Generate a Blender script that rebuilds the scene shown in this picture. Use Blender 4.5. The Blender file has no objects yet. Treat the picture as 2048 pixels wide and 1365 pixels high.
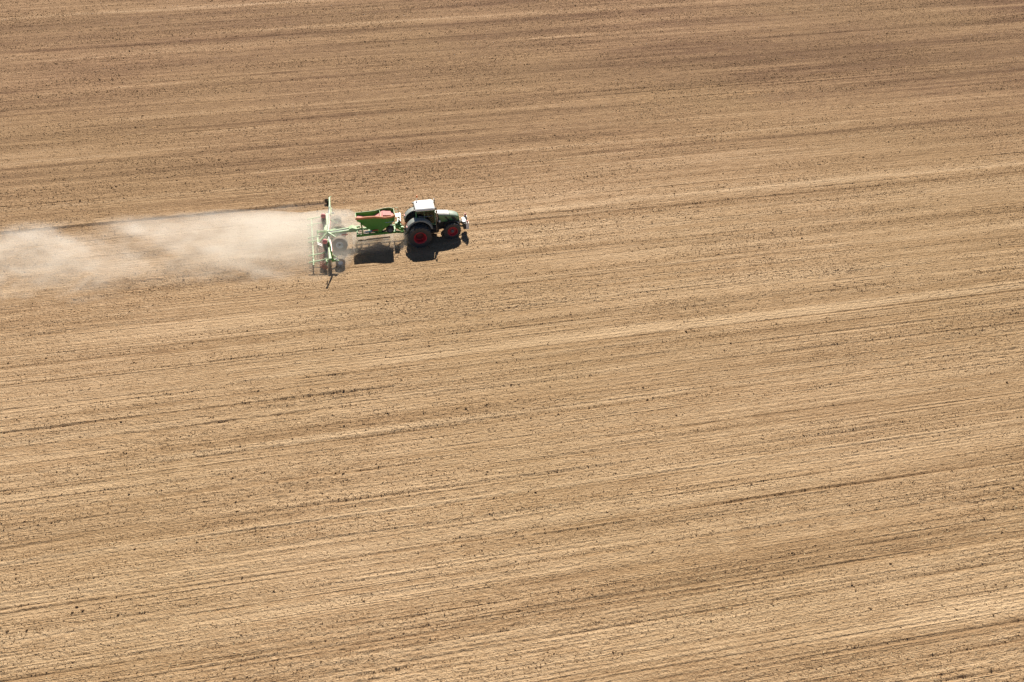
import bpy, math, random
import numpy as np
from mathutils import Matrix, Vector

R = math.radians
scene = bpy.context.scene
COL = scene.collection

# ------------------------------------------------------------------ camera
cam_data = bpy.data.cameras.new('camera')
cam_data.sensor_width = 36.0
cam_data.lens = 1900.0 / 2048.0 * 36.0
cam_data.clip_start = 0.5
cam_data.clip_end = 9000.0
cam = bpy.data.objects.new('camera', cam_data)
COL.objects.link(cam)
cam.location = (0.0, 0.0, 46.0)
cam.rotation_euler = (R(90.0 - 37.8), 0.0, 0.0)
scene.camera = cam

# ------------------------------------------------------------------ sky and sun
SUN_EL, SUN_AZ = 43.1, 0.0            # the sun stands beyond the tractor, facing the camera
world = bpy.data.worlds.new('World')
scene.world = world
world.use_nodes = True
wn = world.node_tree.nodes
sky = wn.new('ShaderNodeTexSky')
sky.sky_type = 'NISHITA'
sky.sun_disc = False
sky.sun_elevation = R(SUN_EL)
sky.sun_rotation = R(SUN_AZ)
sky.air_density = 0.5
sky.dust_density = 0.1
wn['Background'].inputs['Strength'].default_value = 0.05
world.node_tree.links.new(sky.outputs[0], wn['Background'].inputs[0])

sun_data = bpy.data.lights.new('sun', 'SUN')
sun_data.energy = 5.0
sun_data.angle = R(0.5)
sun_data.color = (1.0, 0.94, 0.84)
sun = bpy.data.objects.new('sun', sun_data)
COL.objects.link(sun)
sun.location = (0, 60, 60)
sun.rotation_euler = (R(-(90.0 - SUN_EL)), 0.0, R(-SUN_AZ))

# ------------------------------------------------------------------ exposure, sampling
scene.view_settings.view_transform = 'Standard'
scene.view_settings.look = 'None'
scene.view_settings.gamma = 1.0
scene.view_settings.use_curve_mapping = False
scene.view_settings.exposure = 0.77
scene.render.engine = 'CYCLES'
cy = scene.cycles
cy.use_denoising = True
cy.denoiser = 'OPENIMAGEDENOISE'
cy.denoising_input_passes = 'RGB_ALBEDO_NORMAL'
cy.denoising_prefilter = 'NONE'
cy.max_bounces = 14
cy.diffuse_bounces = 3
cy.volume_bounces = 12
cy.transparent_max_bounces = 8
cy.volume_max_steps = 256
cy.sample_clamp_indirect = 6.0
scene.render.film_transparent = False

# ------------------------------------------------------------------ the frame of the field: x along the seed rows, origin under the tractor's rear axle
ROW = R(10.8)
ORIGIN = Vector((-8.609, 75.025, 0.0))


def to_world(x, y, z=0.0):
    return ORIGIN + Matrix.Rotation(ROW, 3, 'Z') @ Vector((x, y, z))


# ------------------------------------------------------------------ materials
def new_mat(name):
    m = bpy.data.materials.new(name)
    m.use_nodes = True
    nt = m.node_tree
    b = nt.nodes['Principled BSDF']
    return m, nt, b


def N(nt, typ, **kw):
    n = nt.nodes.new(typ)
    for k, v in kw.items():
        setattr(n, k, v)
    return n


def math_node(nt, op, a, b=None, clamp=False):
    n = nt.nodes.new('ShaderNodeMath')
    n.operation = op
    n.use_clamp = clamp
    for i, s in enumerate((a, b)):
        if s is None:
            continue
        if isinstance(s, (int, float)):
            n.inputs[i].default_value = s
        else:
            nt.links.new(s, n.inputs[i])
    return n.outputs[0]


def map_range(nt, v, a, b, c=0.0, d=1.0, smooth=False):
    n = nt.nodes.new('ShaderNodeMapRange')
    n.interpolation_type = 'SMOOTHSTEP' if smooth else 'LINEAR'
    n.clamp = True
    for i, s in enumerate((v, a, b, c, d)):
        if isinstance(s, (int, float)):
            n.inputs[i].default_value = s
        else:
            nt.links.new(s, n.inputs[i])
    return n.outputs[0]


def noise(nt, vec, scale, detail=2.0, rough=0.5, stretch=None, dist=0.0):
    if stretch:
        mp = nt.nodes.new('ShaderNodeMapping')
        mp.inputs['Scale'].default_value = stretch
        nt.links.new(vec, mp.inputs['Vector'])
        vec = mp.outputs[0]
    n = nt.nodes.new('ShaderNodeTexNoise')
    n.inputs['Scale'].default_value = scale
    n.inputs['Detail'].default_value = detail
    n.inputs['Roughness'].default_value = rough
    n.inputs['Distortion'].default_value = dist
    nt.links.new(vec, n.inputs['Vector'])
    return n.outputs['Fac']


def mix_col(nt, fac, a, b, mode='MIX'):
    n = nt.nodes.new('ShaderNodeMix')
    n.data_type = 'RGBA'
    n.blend_type = mode
    for s, i in ((fac, 0), (a, 6), (b, 7)):
        if isinstance(s, (int, float)):
            n.inputs[i].default_value = s
        elif isinstance(s, tuple):
            n.inputs[i].default_value = (*s, 1.0)
        else:
            nt.links.new(s, n.inputs[i])
    return n.outputs[2]


DUST = (0.46, 0.36, 0.25)


def paint(name, col, rough=0.35, metal=0.0, dust=0.3, spec=0.5, coat=0.0, scale=3.0):
    """Painted, rubber or metal surface with a patchy film of field dust that lies thicker on faces turned up."""
    m, nt, b = new_mat(name)
    tc = N(nt, 'ShaderNodeTexCoord')
    n1 = noise(nt, tc.outputs['Object'], scale, 4.0, 0.65)
    n2 = noise(nt, tc.outputs['Object'], scale * 4.0, 2.0, 0.5)
    f = math_node(nt, 'MULTIPLY', map_range(nt, n1, 0.3, 0.75), dust)
    f = math_node(nt, 'ADD', f, math_node(nt, 'MULTIPLY', map_range(nt, n2, 0.35, 0.8), dust * 0.35), True)
    geo = N(nt, 'ShaderNodeNewGeometry')
    sep = N(nt, 'ShaderNodeSeparateXYZ')
    nt.links.new(geo.outputs['Normal'], sep.inputs[0])
    up = map_range(nt, sep.outputs[2], 0.0, 0.9, 0.65, 1.25)
    f = math_node(nt, 'MULTIPLY', f, up, True)
    c = mix_col(nt, f, col, DUST)
    nt.links.new(c, b.inputs['Base Color'])
    r = map_range(nt, f, 0.0, 0.6, rough, min(1.0, rough + 0.4))
    nt.links.new(r, b.inputs['Roughness'])
    b.inputs['Metallic'].default_value = metal
    b.inputs['Specular IOR Level'].default_value = spec
    b.inputs['Coat Weight'].default_value = coat
    b.inputs['Coat Roughness'].default_value = 0.3
    return m


M = {}
M['tractor_green'] = paint('tractor_green', (0.055, 0.25, 0.08), 0.34, dust=0.22, coat=1.0)
M['cab_green'] = paint('cab_green', (0.05, 0.22, 0.11), 0.35, dust=0.2)
M['drill_green'] = paint('drill_green', (0.09, 0.31, 0.045), 0.42, dust=0.12)
M['drill_green_lit_dusty'] = paint('drill_green_lit_dusty', (0.36, 0.56, 0.29), 0.4, dust=0.4)  # paler copy of the drill green: sun glare and dust put into the colour
M['roof_white'] = paint('roof_white', (0.80, 0.79, 0.75), 0.35, dust=0.1)
M['white_plate'] = paint('white_plate', (0.78, 0.78, 0.76), 0.4, dust=0.15)
M['fender'] = paint('fender', (0.24, 0.30, 0.30), 0.45, dust=0.5)
M['black_rubber'] = paint('black_rubber', (0.030, 0.036, 0.042), 0.42, dust=0.10, scale=5.0)
M['lug_rubber'] = paint('lug_rubber', (0.04, 0.046, 0.052), 0.33, dust=0.2, scale=6.0)
M['grey_rubber'] = paint('grey_rubber', (0.27, 0.25, 0.225), 0.7, dust=0.8, scale=5.0)
M['rim_red'] = paint('rim_red', (0.52, 0.014, 0.035), 0.4, dust=0.10)
M['rim_shaded'] = paint('rim_shaded', (0.10, 0.008, 0.014), 0.5, dust=0.10)  # shade deep inside the rear rims, painted as a darker red
M['rim_grey'] = paint('rim_grey', (0.68, 0.76, 0.82), 0.45, dust=0.3)
M['hub_grey'] = paint('hub_grey', (0.10, 0.13, 0.15), 0.45, dust=0.2)
M['dark_metal'] = paint('dark_metal', (0.018, 0.021, 0.024), 0.45, dust=0.15)
M['steel'] = paint('steel', (0.45, 0.45, 0.44), 0.3, metal=0.9, dust=0.15)
M['chrome'] = paint('chrome', (0.7, 0.7, 0.7), 0.18, metal=1.0, dust=0.05)
M['red'] = paint('red', (0.55, 0.03, 0.02), 0.4, dust=0.2)
M['pink_plastic'] = paint('pink_plastic', (0.82, 0.25, 0.25), 0.4, dust=0.3)
M['hose_grey'] = paint('hose_grey', (0.30, 0.275, 0.26), 0.5, dust=0.45)
M['hose_black'] = paint('hose_black', (0.02, 0.02, 0.022), 0.5, dust=0.25)
M['coulter_orange'] = paint('coulter_orange', (0.38, 0.085, 0.025), 0.5, dust=0.35)
M['tarp'] = paint('tarp', (0.66, 0.23, 0.09), 0.55, dust=0.15)
M['hood_top_glint'] = paint('hood_top_glint', (0.66, 0.66, 0.62), 0.4, dust=0.3, coat=1.0, scale=1.5)  # sun glint and dust on the green hood, painted as a pale colour
M['hood_nose'] = paint('hood_nose', (0.26, 0.36, 0.27), 0.4, dust=0.3, coat=1.0, scale=1.5)  # weaker glint and dust on the green nose, painted as grey-green
M['beacon'] = paint('beacon', (0.85, 0.22, 0.03), 0.25, dust=0.05)
M['seat'] = paint('seat', (0.02, 0.022, 0.026), 0.8, dust=0.05)
M['lamp'] = paint('lamp', (0.7, 0.72, 0.75), 0.15, dust=0.05)
M['disc_steel'] = paint('disc_steel', (0.16, 0.13, 0.11), 0.45, metal=0.4, dust=0.45)
M['brown_rail'] = paint('brown_rail', (0.13, 0.085, 0.05), 0.7, dust=0.5)

# pink dressed seed in the hopper
m, nt, b = new_mat('dressed_seed')
tc = N(nt, 'ShaderNodeTexCoord')
n1 = noise(nt, tc.outputs['Object'], 40.0, 3.0, 0.7)
nt.links.new(mix_col(nt, map_range(nt, n1, 0.3, 0.7), (0.50, 0.14, 0.13), (0.78, 0.36, 0.33)), b.inputs['Base Color'])
b.inputs['Roughness'].default_value = 0.85
M['seed'] = m

# cab glass
m, nt, b = new_mat('cab_glass')
out = nt.nodes['Material Output']
gl = N(nt, 'ShaderNodeBsdfGlossy')
gl.inputs['Roughness'].default_value = 0.03
gl.inputs['Color'].default_value = (0.9, 1.0, 0.95, 1)
tr = N(nt, 'ShaderNodeBsdfTransparent')
tr.inputs['Color'].default_value = (0.20, 0.30, 0.26, 1)
fr = N(nt, 'ShaderNodeFresnel')
fr.inputs['IOR'].default_value = 1.5
ms = N(nt, 'ShaderNodeMixShader')
nt.links.new(fr.outputs[0], ms.inputs[0])
nt.links.new(tr.outputs[0], ms.inputs[1])
nt.links.new(gl.outputs[0], ms.inputs[2])
nt.links.new(ms.outputs[0], out.inputs['Surface'])
M['glass'] = m


# dry tilled soil: colour streaks run along the rows (local x)
def soil_material(name, clod=False):
    m, nt, b = new_mat(name)
    tc = N(nt, 'ShaderNodeTexCoord')
    if clod:
        geo = N(nt, 'ShaderNodeNewGeometry')
        oi = N(nt, 'ShaderNodeObjectInfo')
        vec = geo.outputs['Position']
        n1 = noise(nt, vec, 9.0, 3.0, 0.6)
        c = mix_col(nt, map_range(nt, n1, 0.3, 0.7), (0.22, 0.135, 0.070), (0.42, 0.28, 0.155))
        c = mix_col(nt, map_range(nt, oi.outputs['Random'], 0.0, 1.0, 0.0, 0.7), c, (0.13, 0.078, 0.042))
        nt.links.new(c, b.inputs['Base Color'])
        b.inputs['Roughness'].default_value = 1.0
        b.inputs['Specular IOR Level'].default_value = 0.1
        return m
    vec = tc.outputs['Object']
    at = N(nt, 'ShaderNodeAttribute', attribute_name='tone')
    band = noise(nt, vec, 1.0, 3.0, 0.55, (0.012, 0.30, 0.0))        # passes, several metres wide
    band2 = noise(nt, vec, 1.0, 3.0, 0.6, (0.03, 1.1, 0.0), 0.4)
    streak = noise(nt, vec, 1.0, 3.0, 0.6, (0.07, 6.5, 0.0))         # single drill rows
    patch = noise(nt, vec, 0.03, 3.0, 0.5)                           # soil that differs from place to place
    mid = noise(nt, vec, 1.3, 4.0, 0.65, (0.55, 1.0, 1.0))
    grain = noise(nt, vec, 7.5, 4.0, 0.8, (0.8, 1.0, 1.0))
    s = math_node(nt, 'MULTIPLY', band, 0.85)
    for v, k in ((band2, 0.75), (streak, 0.55), (mid, 0.55), (grain, 1.05)):
        s = math_node(nt, 'ADD', s, math_node(nt, 'MULTIPLY', v, k))
    s = math_node(nt, 'ADD', s, at.outputs['Fac'])
    f = map_range(nt, s, 1.42, 2.33)
    ramp = N(nt, 'ShaderNodeValToRGB')
    cr = ramp.color_ramp
    cr.elements[0].position = 0.0
    cr.elements[0].color = (0.165, 0.096, 0.056, 1)
    cr.elements[1].position = 1.0
    cr.elements[1].color = (0.59, 0.425, 0.268, 1)
    e = cr.elements.new(0.45)
    e.color = (0.35, 0.225, 0.126, 1)
    nt.links.new(f, ramp.inputs[0])
    c = mix_col(nt, map_range(nt, patch, 0.35, 0.65, 0.0, 0.35), ramp.outputs[0], (0.35, 0.24, 0.122), 'MIX')
    az = N(nt, 'ShaderNodeAttribute', attribute_name='far_tint')         # yellower near, redder far: sun-angle and air tint put into the colour
    c = mix_col(nt, 1.0, c, mix_col(nt, az.outputs['Fac'], (1.0, 0.98, 0.935), (1.0, 0.955, 0.965)), 'MULTIPLY')
    nt.links.new(c, b.inputs['Base Color'])
    b.inputs['Roughness'].default_value = 1.0
    b.inputs['Specular IOR Level'].default_value = 0.12
    # fine relief
    n_a = noise(nt, vec, 4.6, 4.0, 0.7, (0.75, 1.0, 1.0))
    n_b = noise(nt, vec, 17.0, 3.0, 0.7)
    n_c = noise(nt, vec, 1.0, 3.0, 0.6, (0.05, 6.5, 1.0))
    hgt = math_node(nt, 'ADD', math_node(nt, 'MULTIPLY', n_a, 0.32), math_node(nt, 'MULTIPLY', n_b, 0.085))
    hgt = math_node(nt, 'ADD', hgt, math_node(nt, 'MULTIPLY', n_c, 0.23))
    bp = N(nt, 'ShaderNodeBump')
    bp.inputs['Strength'].default_value = 0.9
    bp.inputs['Distance'].default_value = 1.0
    nt.links.new(hgt, bp.inputs['Height'])
    nt.links.new(bp.outputs[0], b.inputs['Normal'])
    return m


M['soil'] = soil_material('dry_soil')
M['clod'] = soil_material('soil_clod', True)
m, nt, b = new_mat('straw')
b.inputs['Base Color'].default_value = (0.66, 0.52, 0.30, 1)
b.inputs['Roughness'].default_value = 0.8
M['straw'] = m


# ------------------------------------------------------------------ ground relief
class Lattice:
    """Smooth random field on a grid of su x sv metres."""

    def __init__(self, seed, su, sv, n=512):
        self.a = np.random.default_rng(seed).uniform(-1, 1, (n, n)).astype(np.float32)
        self.su, self.sv, self.n = su, sv, n

    def __call__(self, u, v):
        x, y = u / self.su, v / self.sv
        xi, yi = np.floor(x).astype(np.int64), np.floor(y).astype(np.int64)
        fx, fy = x - xi, y - yi
        fx, fy = fx * fx * (3 - 2 * fx), fy * fy * (3 - 2 * fy)
        n = self.n
        x0, x1, y0, y1 = xi % n, (xi + 1) % n, yi % n, (yi + 1) % n
        a = self.a
        return (a[x0, y0] * (1 - fx) + a[x1, y0] * fx) * (1 - fy) + (a[x0, y1] * (1 - fx) + a[x1, y1] * fx) * fy


L1 = Lattice(1, 5.0, 0.14)
L2 = Lattice(2, 9.0, 0.34)
L3 = Lattice(3, 14.0, 0.9)
L4 = Lattice(4, 30.0, 3.2)
L5 = Lattice(5, 0.55, 0.28)
L6 = Lattice(6, 0.24, 0.15)
L7 = Lattice(7, 16.0, 2.6)      # where rows are sharp
L8 = Lattice(8, 11.0, 3.0)      # where the soil is cloddy
L11 = Lattice(12, 45.0, 16.0)    # soil zones
L10 = Lattice(10, 1.6, 0.5)     # breaks in the ridges
L9 = Lattice(9, 2.4, 9.0)       # slight wander along the row
# grooves and pale tracks that can be followed across the photograph: y, half width, depth, tone, from x, to x
LINES = [
    (7.85, 0.22, -0.24, -0.50, -300, -8.0), (8.18, 0.14, 0.07, 0.10, -300, -8.0),
    (1.00, 0.15, -0.12, -0.30, 4.7, 300), (-18.22, 0.12, -0.085, -0.30, -300, 300), (-17.55, 0.55, 0.015, 0.42, -300, 300),
    (-19.6, 0.30, -0.03, -0.2, -300, 300), (-42.15, 0.10, -0.07, -0.2, -300, 300), (-42.62, 0.10, -0.07, -0.2, -300, 300),
    (41.7, 0.32, -0.07, -0.40, -300, 300), (40.6, 0.6, 0.0, 0.22, -300, 300), (25.25, 0.14, -0.07, -0.25, 20, 300),
    (-32.95, 0.16, 0.04, 0.28, -300, 300), (-36.42, 0.12, -0.07, -0.22, -300, 300), (-41.4, 0.12, -0.06, -0.2, -300, 300),
    (-8.7, 0.35, 0.02, 0.32, -300, 300), (-9.25, 0.14, -0.06, -0.2, -300, 300), (-47.0, 0.7, 0.02, 0.30, -300, 300),
    (-46.0, 0.10, -0.06, -0.2, -300, 300), (39.0, 0.2, -0.07, -0.35, -300, 10), (32.5, 0.4, 0.0, 0.28, -300, 60),
    (2.85, 0.45, 0.01, 0.34, 3, 300), (30.6, 0.4, -0.05, -0.34, -10, 300), (21.0, 0.3, -0.04, -0.28, -60, 20),
    (15.4, 0.4, 0.0, 0.18, -20, 300), (13.3, 0.35, -0.05, -0.25, 10, 300), (-13.1, 0.3, -0.04, -0.22, -300, 300),
    (-25.8, 0.14, -0.07, -0.22, -300, 300), (-25.3, 0.3, 0.02, 0.2, -300, 300), (-29.0, 0.12, -0.06, -0.2, -300, 300),
    (-38.9, 0.11, -0.06, -0.2, -300, 300), (-44.2, 0.11, -0.06, -0.2, -300, 300), (-22.4, 0.25, -0.03, -0.2, -300, 300),
    (55.0, 0.6, -0.03, -0.3, -300, 300), (57.2, 0.8, 0.0, 0.2, -300, 300), (62.0, 0.7, -0.03, -0.3, -300, 300),
    (47.5, 0.5, 0.0, 0.22, -300, 300), (50.0, 0.4, -0.04, -0.3, -300, 300), (68.5, 0.7, 0.0, 0.2, -300, 300), (36.0, 0.5, -0.03, -0.25, -300, 300),
]


def ends(u, x0, x1):
    """1 between x0 and x1, fading over a few metres unless the groove starts at the machine."""
    f0 = 0.3 if x0 == 4.7 else 9.0
    f1 = 0.3 if x1 == -8.0 else 9.0
    return np.clip((u - x0) / f0, 0, 1) * np.clip((x1 - u) / f1, 0, 1)


class Comb:
    """Grooves left by single tines and coulters: one every pitch metres, unevenly deep, each with a small ridge beside it."""

    def __init__(self, seed, pitch, depth, width, deep=0.12):
        g = np.random.default_rng(seed)
        n = 1024
        self.pitch, self.n = pitch, n
        self.off = g.uniform(0.15, 0.85, n)
        self.dep = depth * (0.25 + g.uniform(0, 1, n) ** 2 * 0.9 + (g.uniform(0, 1, n) < deep) * 0.6)
        self.wid = width * g.uniform(0.75, 1.5, n)
        self.mod = Lattice(seed + 100, 7.0, 1.0, 1024)

    def __call__(self, u, v):
        q = v / self.pitch
        c = np.floor(q).astype(np.int64)
        out = np.zeros_like(u)
        for d in (-1, 0, 1):
            k = (c + d) % self.n
            x = (q - (c + d) - self.off[k]) * self.pitch / self.wid[k]
            a = self.dep[k] * np.clip(0.55 + 0.75 * self.mod(u, (c + d) + 0.0), 0.0, 1.3)
            out += a * (-np.exp(-x * x) + 0.55 * np.exp(-(x - 1.9) ** 2) + 0.25 * np.exp(-(x + 1.9) ** 2))
        return out


C1 = Comb(21, 0.42, 0.044, 0.055)
C2 = Comb(22, 1.35, 0.048, 0.085, 0.25)


def relief(u, v):
    sharp = 0.55 + 0.45 * L7(u, v)
    w = v + 0.05 * L9(u, v * 0.0)
    r1 = 1.0 - 2.0 * np.abs(L1(u, w))                # narrow broken ridges
    r2 = 1.0 - 2.0 * np.abs(L2(u, w))
    broke = 0.6 + 0.5 * L10(u, w)
    h = (0.010 * r1 + 0.018 * r2) * sharp * broke + 0.012 * L2(u + 70, w) + 0.030 * L3(u, w) + 0.03 * L4(u, w)
    h = h + C1(u, w) * (0.7 + 0.45 * L7(u, v)) + C2(u, w)
    cl = np.clip(0.55 + 0.65 * L8(u, v), 0.12, 1.2)
    h = h + cl * (0.026 * L5(u, v) + 0.040 * L6(u, v))
    for y, hw, dep, tone, x0, x1 in LINES:
        if dep:
            k = np.nonzero(np.abs(w - y) < hw * 2.8)
            uk = u[k]
            h[k] += ends(uk, x0, x1) * dep * (0.65 + (0.15 if y in (7.85, 1.0) else 0.35) * L9(uk, uk * 0 + y)) * np.exp(-((w[k] - y) / hw) ** 2)
    return h


def tone_of(u, v):
    # darker far off: sun-angle shading put into the tone, besides browner unsown ground
    q = np.clip((v + 8.0 + 10.0 * L11(u, v)) / 46.0, 0, 1)
    t = 0.14 - 0.36 * q * q * (3 - 2 * q) + 0.06 * L11(u * 0.6 + 300, v * 0.6) - 0.05 * np.clip((u - 5) / 45.0, -1, 1)
    w = v + 0.05 * L9(u, v * 0.0)
    for y, hw, dep, tone, x0, x1 in LINES:
        k = np.nonzero(np.abs(w - y) < hw * 3.2)
        uk, wk = u[k], w[k]
        a = np.clip(0.55 + 1.0 * L4(uk, uk * 0 + y * 7.3) + 0.4 * L9(uk, uk * 0 + y), 0.0, 1.25)
        if y in (7.85, 1.0, 2.85):                     # fresh marker grooves and the track beside them run on unbroken
            a = np.clip(a, 0.7, 1.0)
        t[k] += ends(uk, x0, x1) * tone * a * np.exp(-np.abs((wk - y) / (hw * (1 + 0.35 * L10(uk, wk)))) ** 2.2)
    return t


def fan_edges(v):
    left = -27.3 + (v + 41.4) * (-25.8 / 118.9)
    right = 27.0 + (v + 51.8) * (67.9 / 101.1)
    return left - 11.0, right + 11.0


vs = [-64.0]
while vs[-1] < 92.0:
    vs.append(vs[-1] + 0.00108 * (vs[-1] + 98.0))
vs = np.array(vs)
v_in = len(vs)
NU = 600
lo = -64.0 - np.array([2500, 900, 300, 90, 25, 6], float)
hi = vs[-1] + np.array([6, 25, 90, 300, 900, 2500], float)
vs = np.concatenate([lo, vs, hi])
tt = np.linspace(0, 1, NU)
le, re_ = fan_edges(np.clip(vs, -64, 95))
U = le[:, None] + (re_ - le)[:, None] * tt[None, :]
ext = np.array([6, 25, 90, 300, 900, 2500], float)
U = np.concatenate([le[:, None] - ext[::-1][None, :], U, re_[:, None] + ext[None, :]], axis=1)
V = np.repeat(vs[:, None], U.shape[1], axis=1)
Z = relief(U, V)
edge = np.ones_like(Z)
edge[:6] = 0
edge[-6:] = 0
edge[:, :6] = 0
edge[:, -6:] = 0
Z *= edge
T = tone_of(U, V)
nr, nc = U.shape
co = np.stack([U, V, Z], axis=-1).reshape(-1, 3).astype(np.float32)
idx = np.arange(nr * nc, dtype=np.int32).reshape(nr, nc)
quads = np.stack([idx[:-1, :-1], idx[:-1, 1:], idx[1:, 1:], idx[1:, :-1]], axis=-1).reshape(-1, 4)
me = bpy.data.meshes.new('field')
me.vertices.add(len(co))
me.vertices.foreach_set('co', co.ravel())
me.loops.add(quads.size)
me.loops.foreach_set('vertex_index', quads.ravel())
me.polygons.add(len(quads))
me.polygons.foreach_set('loop_start', np.arange(0, quads.size, 4, dtype=np.int32))
me.polygons.foreach_set('use_smooth', np.ones(len(quads), dtype=bool))
at = me.attributes.new('tone', 'FLOAT', 'POINT')
at.data.foreach_set('value', T.ravel().astype(np.float32))
at = me.attributes.new('far_tint', 'FLOAT', 'POINT')
at.data.foreach_set('value', np.clip((V + 40.0 + 14.0 * L11(U, V)) / 95.0, 0, 1).ravel().astype(np.float32))
me.update()
me.materials.append(M['soil'])
field = bpy.data.objects.new('field', me)
COL.objects.link(field)
field.location = ORIGIN
field.rotation_euler = (0, 0, ROW)
field['kind'] = 'structure'
field['label'] = 'dry brown tilled field with long parallel drill rows'


# ------------------------------------------------------------------ loose clods and straw lying on the field (nobody could count them)
def scatter(name, u, v, z, scl, rot, mat, label, cat, solid):
    me = bpy.data.meshes.new(name)
    n = len(u)
    me.vertices.add(n)
    me.vertices.foreach_set('co', np.stack([u, v, z], -1).astype(np.float32).ravel())
    a = me.attributes.new('size', 'FLOAT_VECTOR', 'POINT')
    a.data.foreach_set('vector', scl.astype(np.float32).ravel())
    a = me.attributes.new('turn', 'FLOAT_VECTOR', 'POINT')
    a.data.foreach_set('vector', rot.astype(np.float32).ravel())
    o = bpy.data.objects.new(name, me)
    COL.objects.link(o)
    o.location = ORIGIN
    o.rotation_euler = (0, 0, ROW)
    g = bpy.data.node_groups.new(name, 'GeometryNodeTree')
    g.interface.new_socket('Geometry', in_out='INPUT', socket_type='NodeSocketGeometry')
    g.interface.new_socket('Geometry', in_out='OUTPUT', socket_type='NodeSocketGeometry')
    gi, go = g.nodes.new('NodeGroupInput'), g.nodes.new('NodeGroupOutput')
    if solid == 'clod':
        s = g.nodes.new('GeometryNodeMeshIcoSphere')
        s.inputs['Radius'].default_value = 0.5
        s.inputs['Subdivisions'].default_value = 2
        sp = g.nodes.new('GeometryNodeSetPosition')
        nz = g.nodes.new('ShaderNodeTexNoise')
        nz.inputs['Scale'].default_value = 2.6
        nz.inputs['Detail'].default_value = 2.0
        sub = g.nodes.new('ShaderNodeVectorMath')
        sub.operation = 'SUBTRACT'
        sub.inputs[1].default_value = (0.5, 0.5, 0.5)
        g.links.new(nz.outputs['Color'], sub.inputs[0])
        sc = g.nodes.new('ShaderNodeVectorMath')
        sc.operation = 'SCALE'
        sc.inputs['Scale'].default_value = 1.1
        g.links.new(sub.outputs[0], sc.inputs[0])
        g.links.new(s.outputs[0], sp.inputs['Geometry'])
        g.links.new(sc.outputs[0], sp.inputs['Offset'])
        src = sp.outputs[0]
    else:
        s = g.nodes.new('GeometryNodeMeshCube')
        s.inputs['Size'].default_value = (1, 1, 1)
        src = s.outputs[0]
    smt = g.nodes.new('GeometryNodeSetMaterial')
    smt.inputs['Material'].default_value = mat
    g.links.new(src, smt.inputs['Geometry'])
    ip = g.nodes.new('GeometryNodeInstanceOnPoints')
    a1 = g.nodes.new('GeometryNodeInputNamedAttribute')
    a1.data_type = 'FLOAT_VECTOR'
    a1.inputs['Name'].default_value = 'size'
    a2 = g.nodes.new('GeometryNodeInputNamedAttribute')
    a2.data_type = 'FLOAT_VECTOR'
    a2.inputs['Name'].default_value = 'turn'
    e2r = g.nodes.new('FunctionNodeEulerToRotation')
    g.links.new(a2.outputs[0], e2r.inputs[0])
    g.links.new(gi.outputs[0], ip.inputs['Points'])
    g.links.new(smt.outputs[0], ip.inputs['Instance'])
    g.links.new(e2r.outputs[0], ip.inputs['Rotation'])
    g.links.new(a1.outputs[0], ip.inputs['Scale'])
    g.links.new(ip.outputs[0], go.inputs[0])
    md = o.modifiers.new('scatter', 'NODES')
    md.node_group = g
    o['kind'] = 'stuff'
    o['label'] = label
    o['category'] = cat
    return o


rng = np.random.default_rng(11)


def random_spots(n, power=1.0):
    """Spots over the ground in view."""
    v = rng.uniform(-58, 86, n)
    l, r = fan_edges(v)
    keep = rng.uniform(0, 1, n) < (r - l) / 190.0
    v = v[keep]
    l, r = fan_edges(v)
    u = rng.uniform(l + 5, r - 5)
    return u, v


u, v = random_spots(1500000)
cloddy = np.clip(0.40 + 0.30 * L8(u, v) + 0.34 * L3(u, v) + 0.45 * L2(u, v) + 0.25 * L5(u * 0.5, v), 0.03, 1.0)
cloddy *= np.interp(v, [-60, -10, 40, 90], [1.0, 0.85, 0.42, 0.28])   # far off only the larger ones can be seen
keep = rng.uniform(0, 1, len(u)) < cloddy
# leave the tracks smooth
for y, hw, dep, tone, x0, x1 in LINES:
    if tone > 0.25:
        keep &= ~((np.abs(v - y) < hw * 1.1) & (u > x0) & (u < x1) & (rng.uniform(0, 1, len(u)) < 0.75))
u, v = u[keep], v[keep]
n = len(u)
size = np.interp(v, [-60, -10, 40, 90], [0.029, 0.032, 0.043, 0.054]) * np.exp(np.abs(rng.normal(0, 0.36, n)))
size *= np.where(rng.uniform(0, 1, n) < 0.008, rng.uniform(1.5, 2.4, n), 1.0)
size = np.minimum(size, 0.13)
scl = size[:, None] * np.stack([rng.uniform(0.9, 1.6, n), rng.uniform(0.8, 1.2, n), rng.uniform(0.55, 1.0, n)], -1)
rot = np.stack([rng.uniform(-0.4, 0.4, n), rng.uniform(-0.4, 0.4, n), rng.uniform(0, 6.28, n)], -1)
scatter('soil_clods', u, v, relief(u, v) + scl[:, 2] * 0.2, scl, rot, M['clod'], 'small dark earth clods strewn over the tilled field', 'clods', 'clod')

u, v = random_spots(90000)
keep = rng.uniform(0, 1, len(u)) < np.clip(0.12 + 0.5 * L4(u * 2.0, v + 40) + 0.3 * L5(u * 0.05, v * 0.05), 0.02, 1)
u, v = u[keep], v[keep]
n = len(u)
scl = np.stack([rng.uniform(0.05, 0.15, n), rng.uniform(0.012, 0.026, n), rng.uniform(0.008, 0.015, n)], -1)
rot = np.stack([rng.normal(0, 0.15, n), rng.normal(0, 0.2, n), rng.uniform(0, 6.28, n)], -1)
scatter('straw_bits', u, v, relief(u, v) + 0.02, scl, rot, M['straw'], 'pale bits of old straw lying between the clods', 'straw', 'straw')


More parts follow.
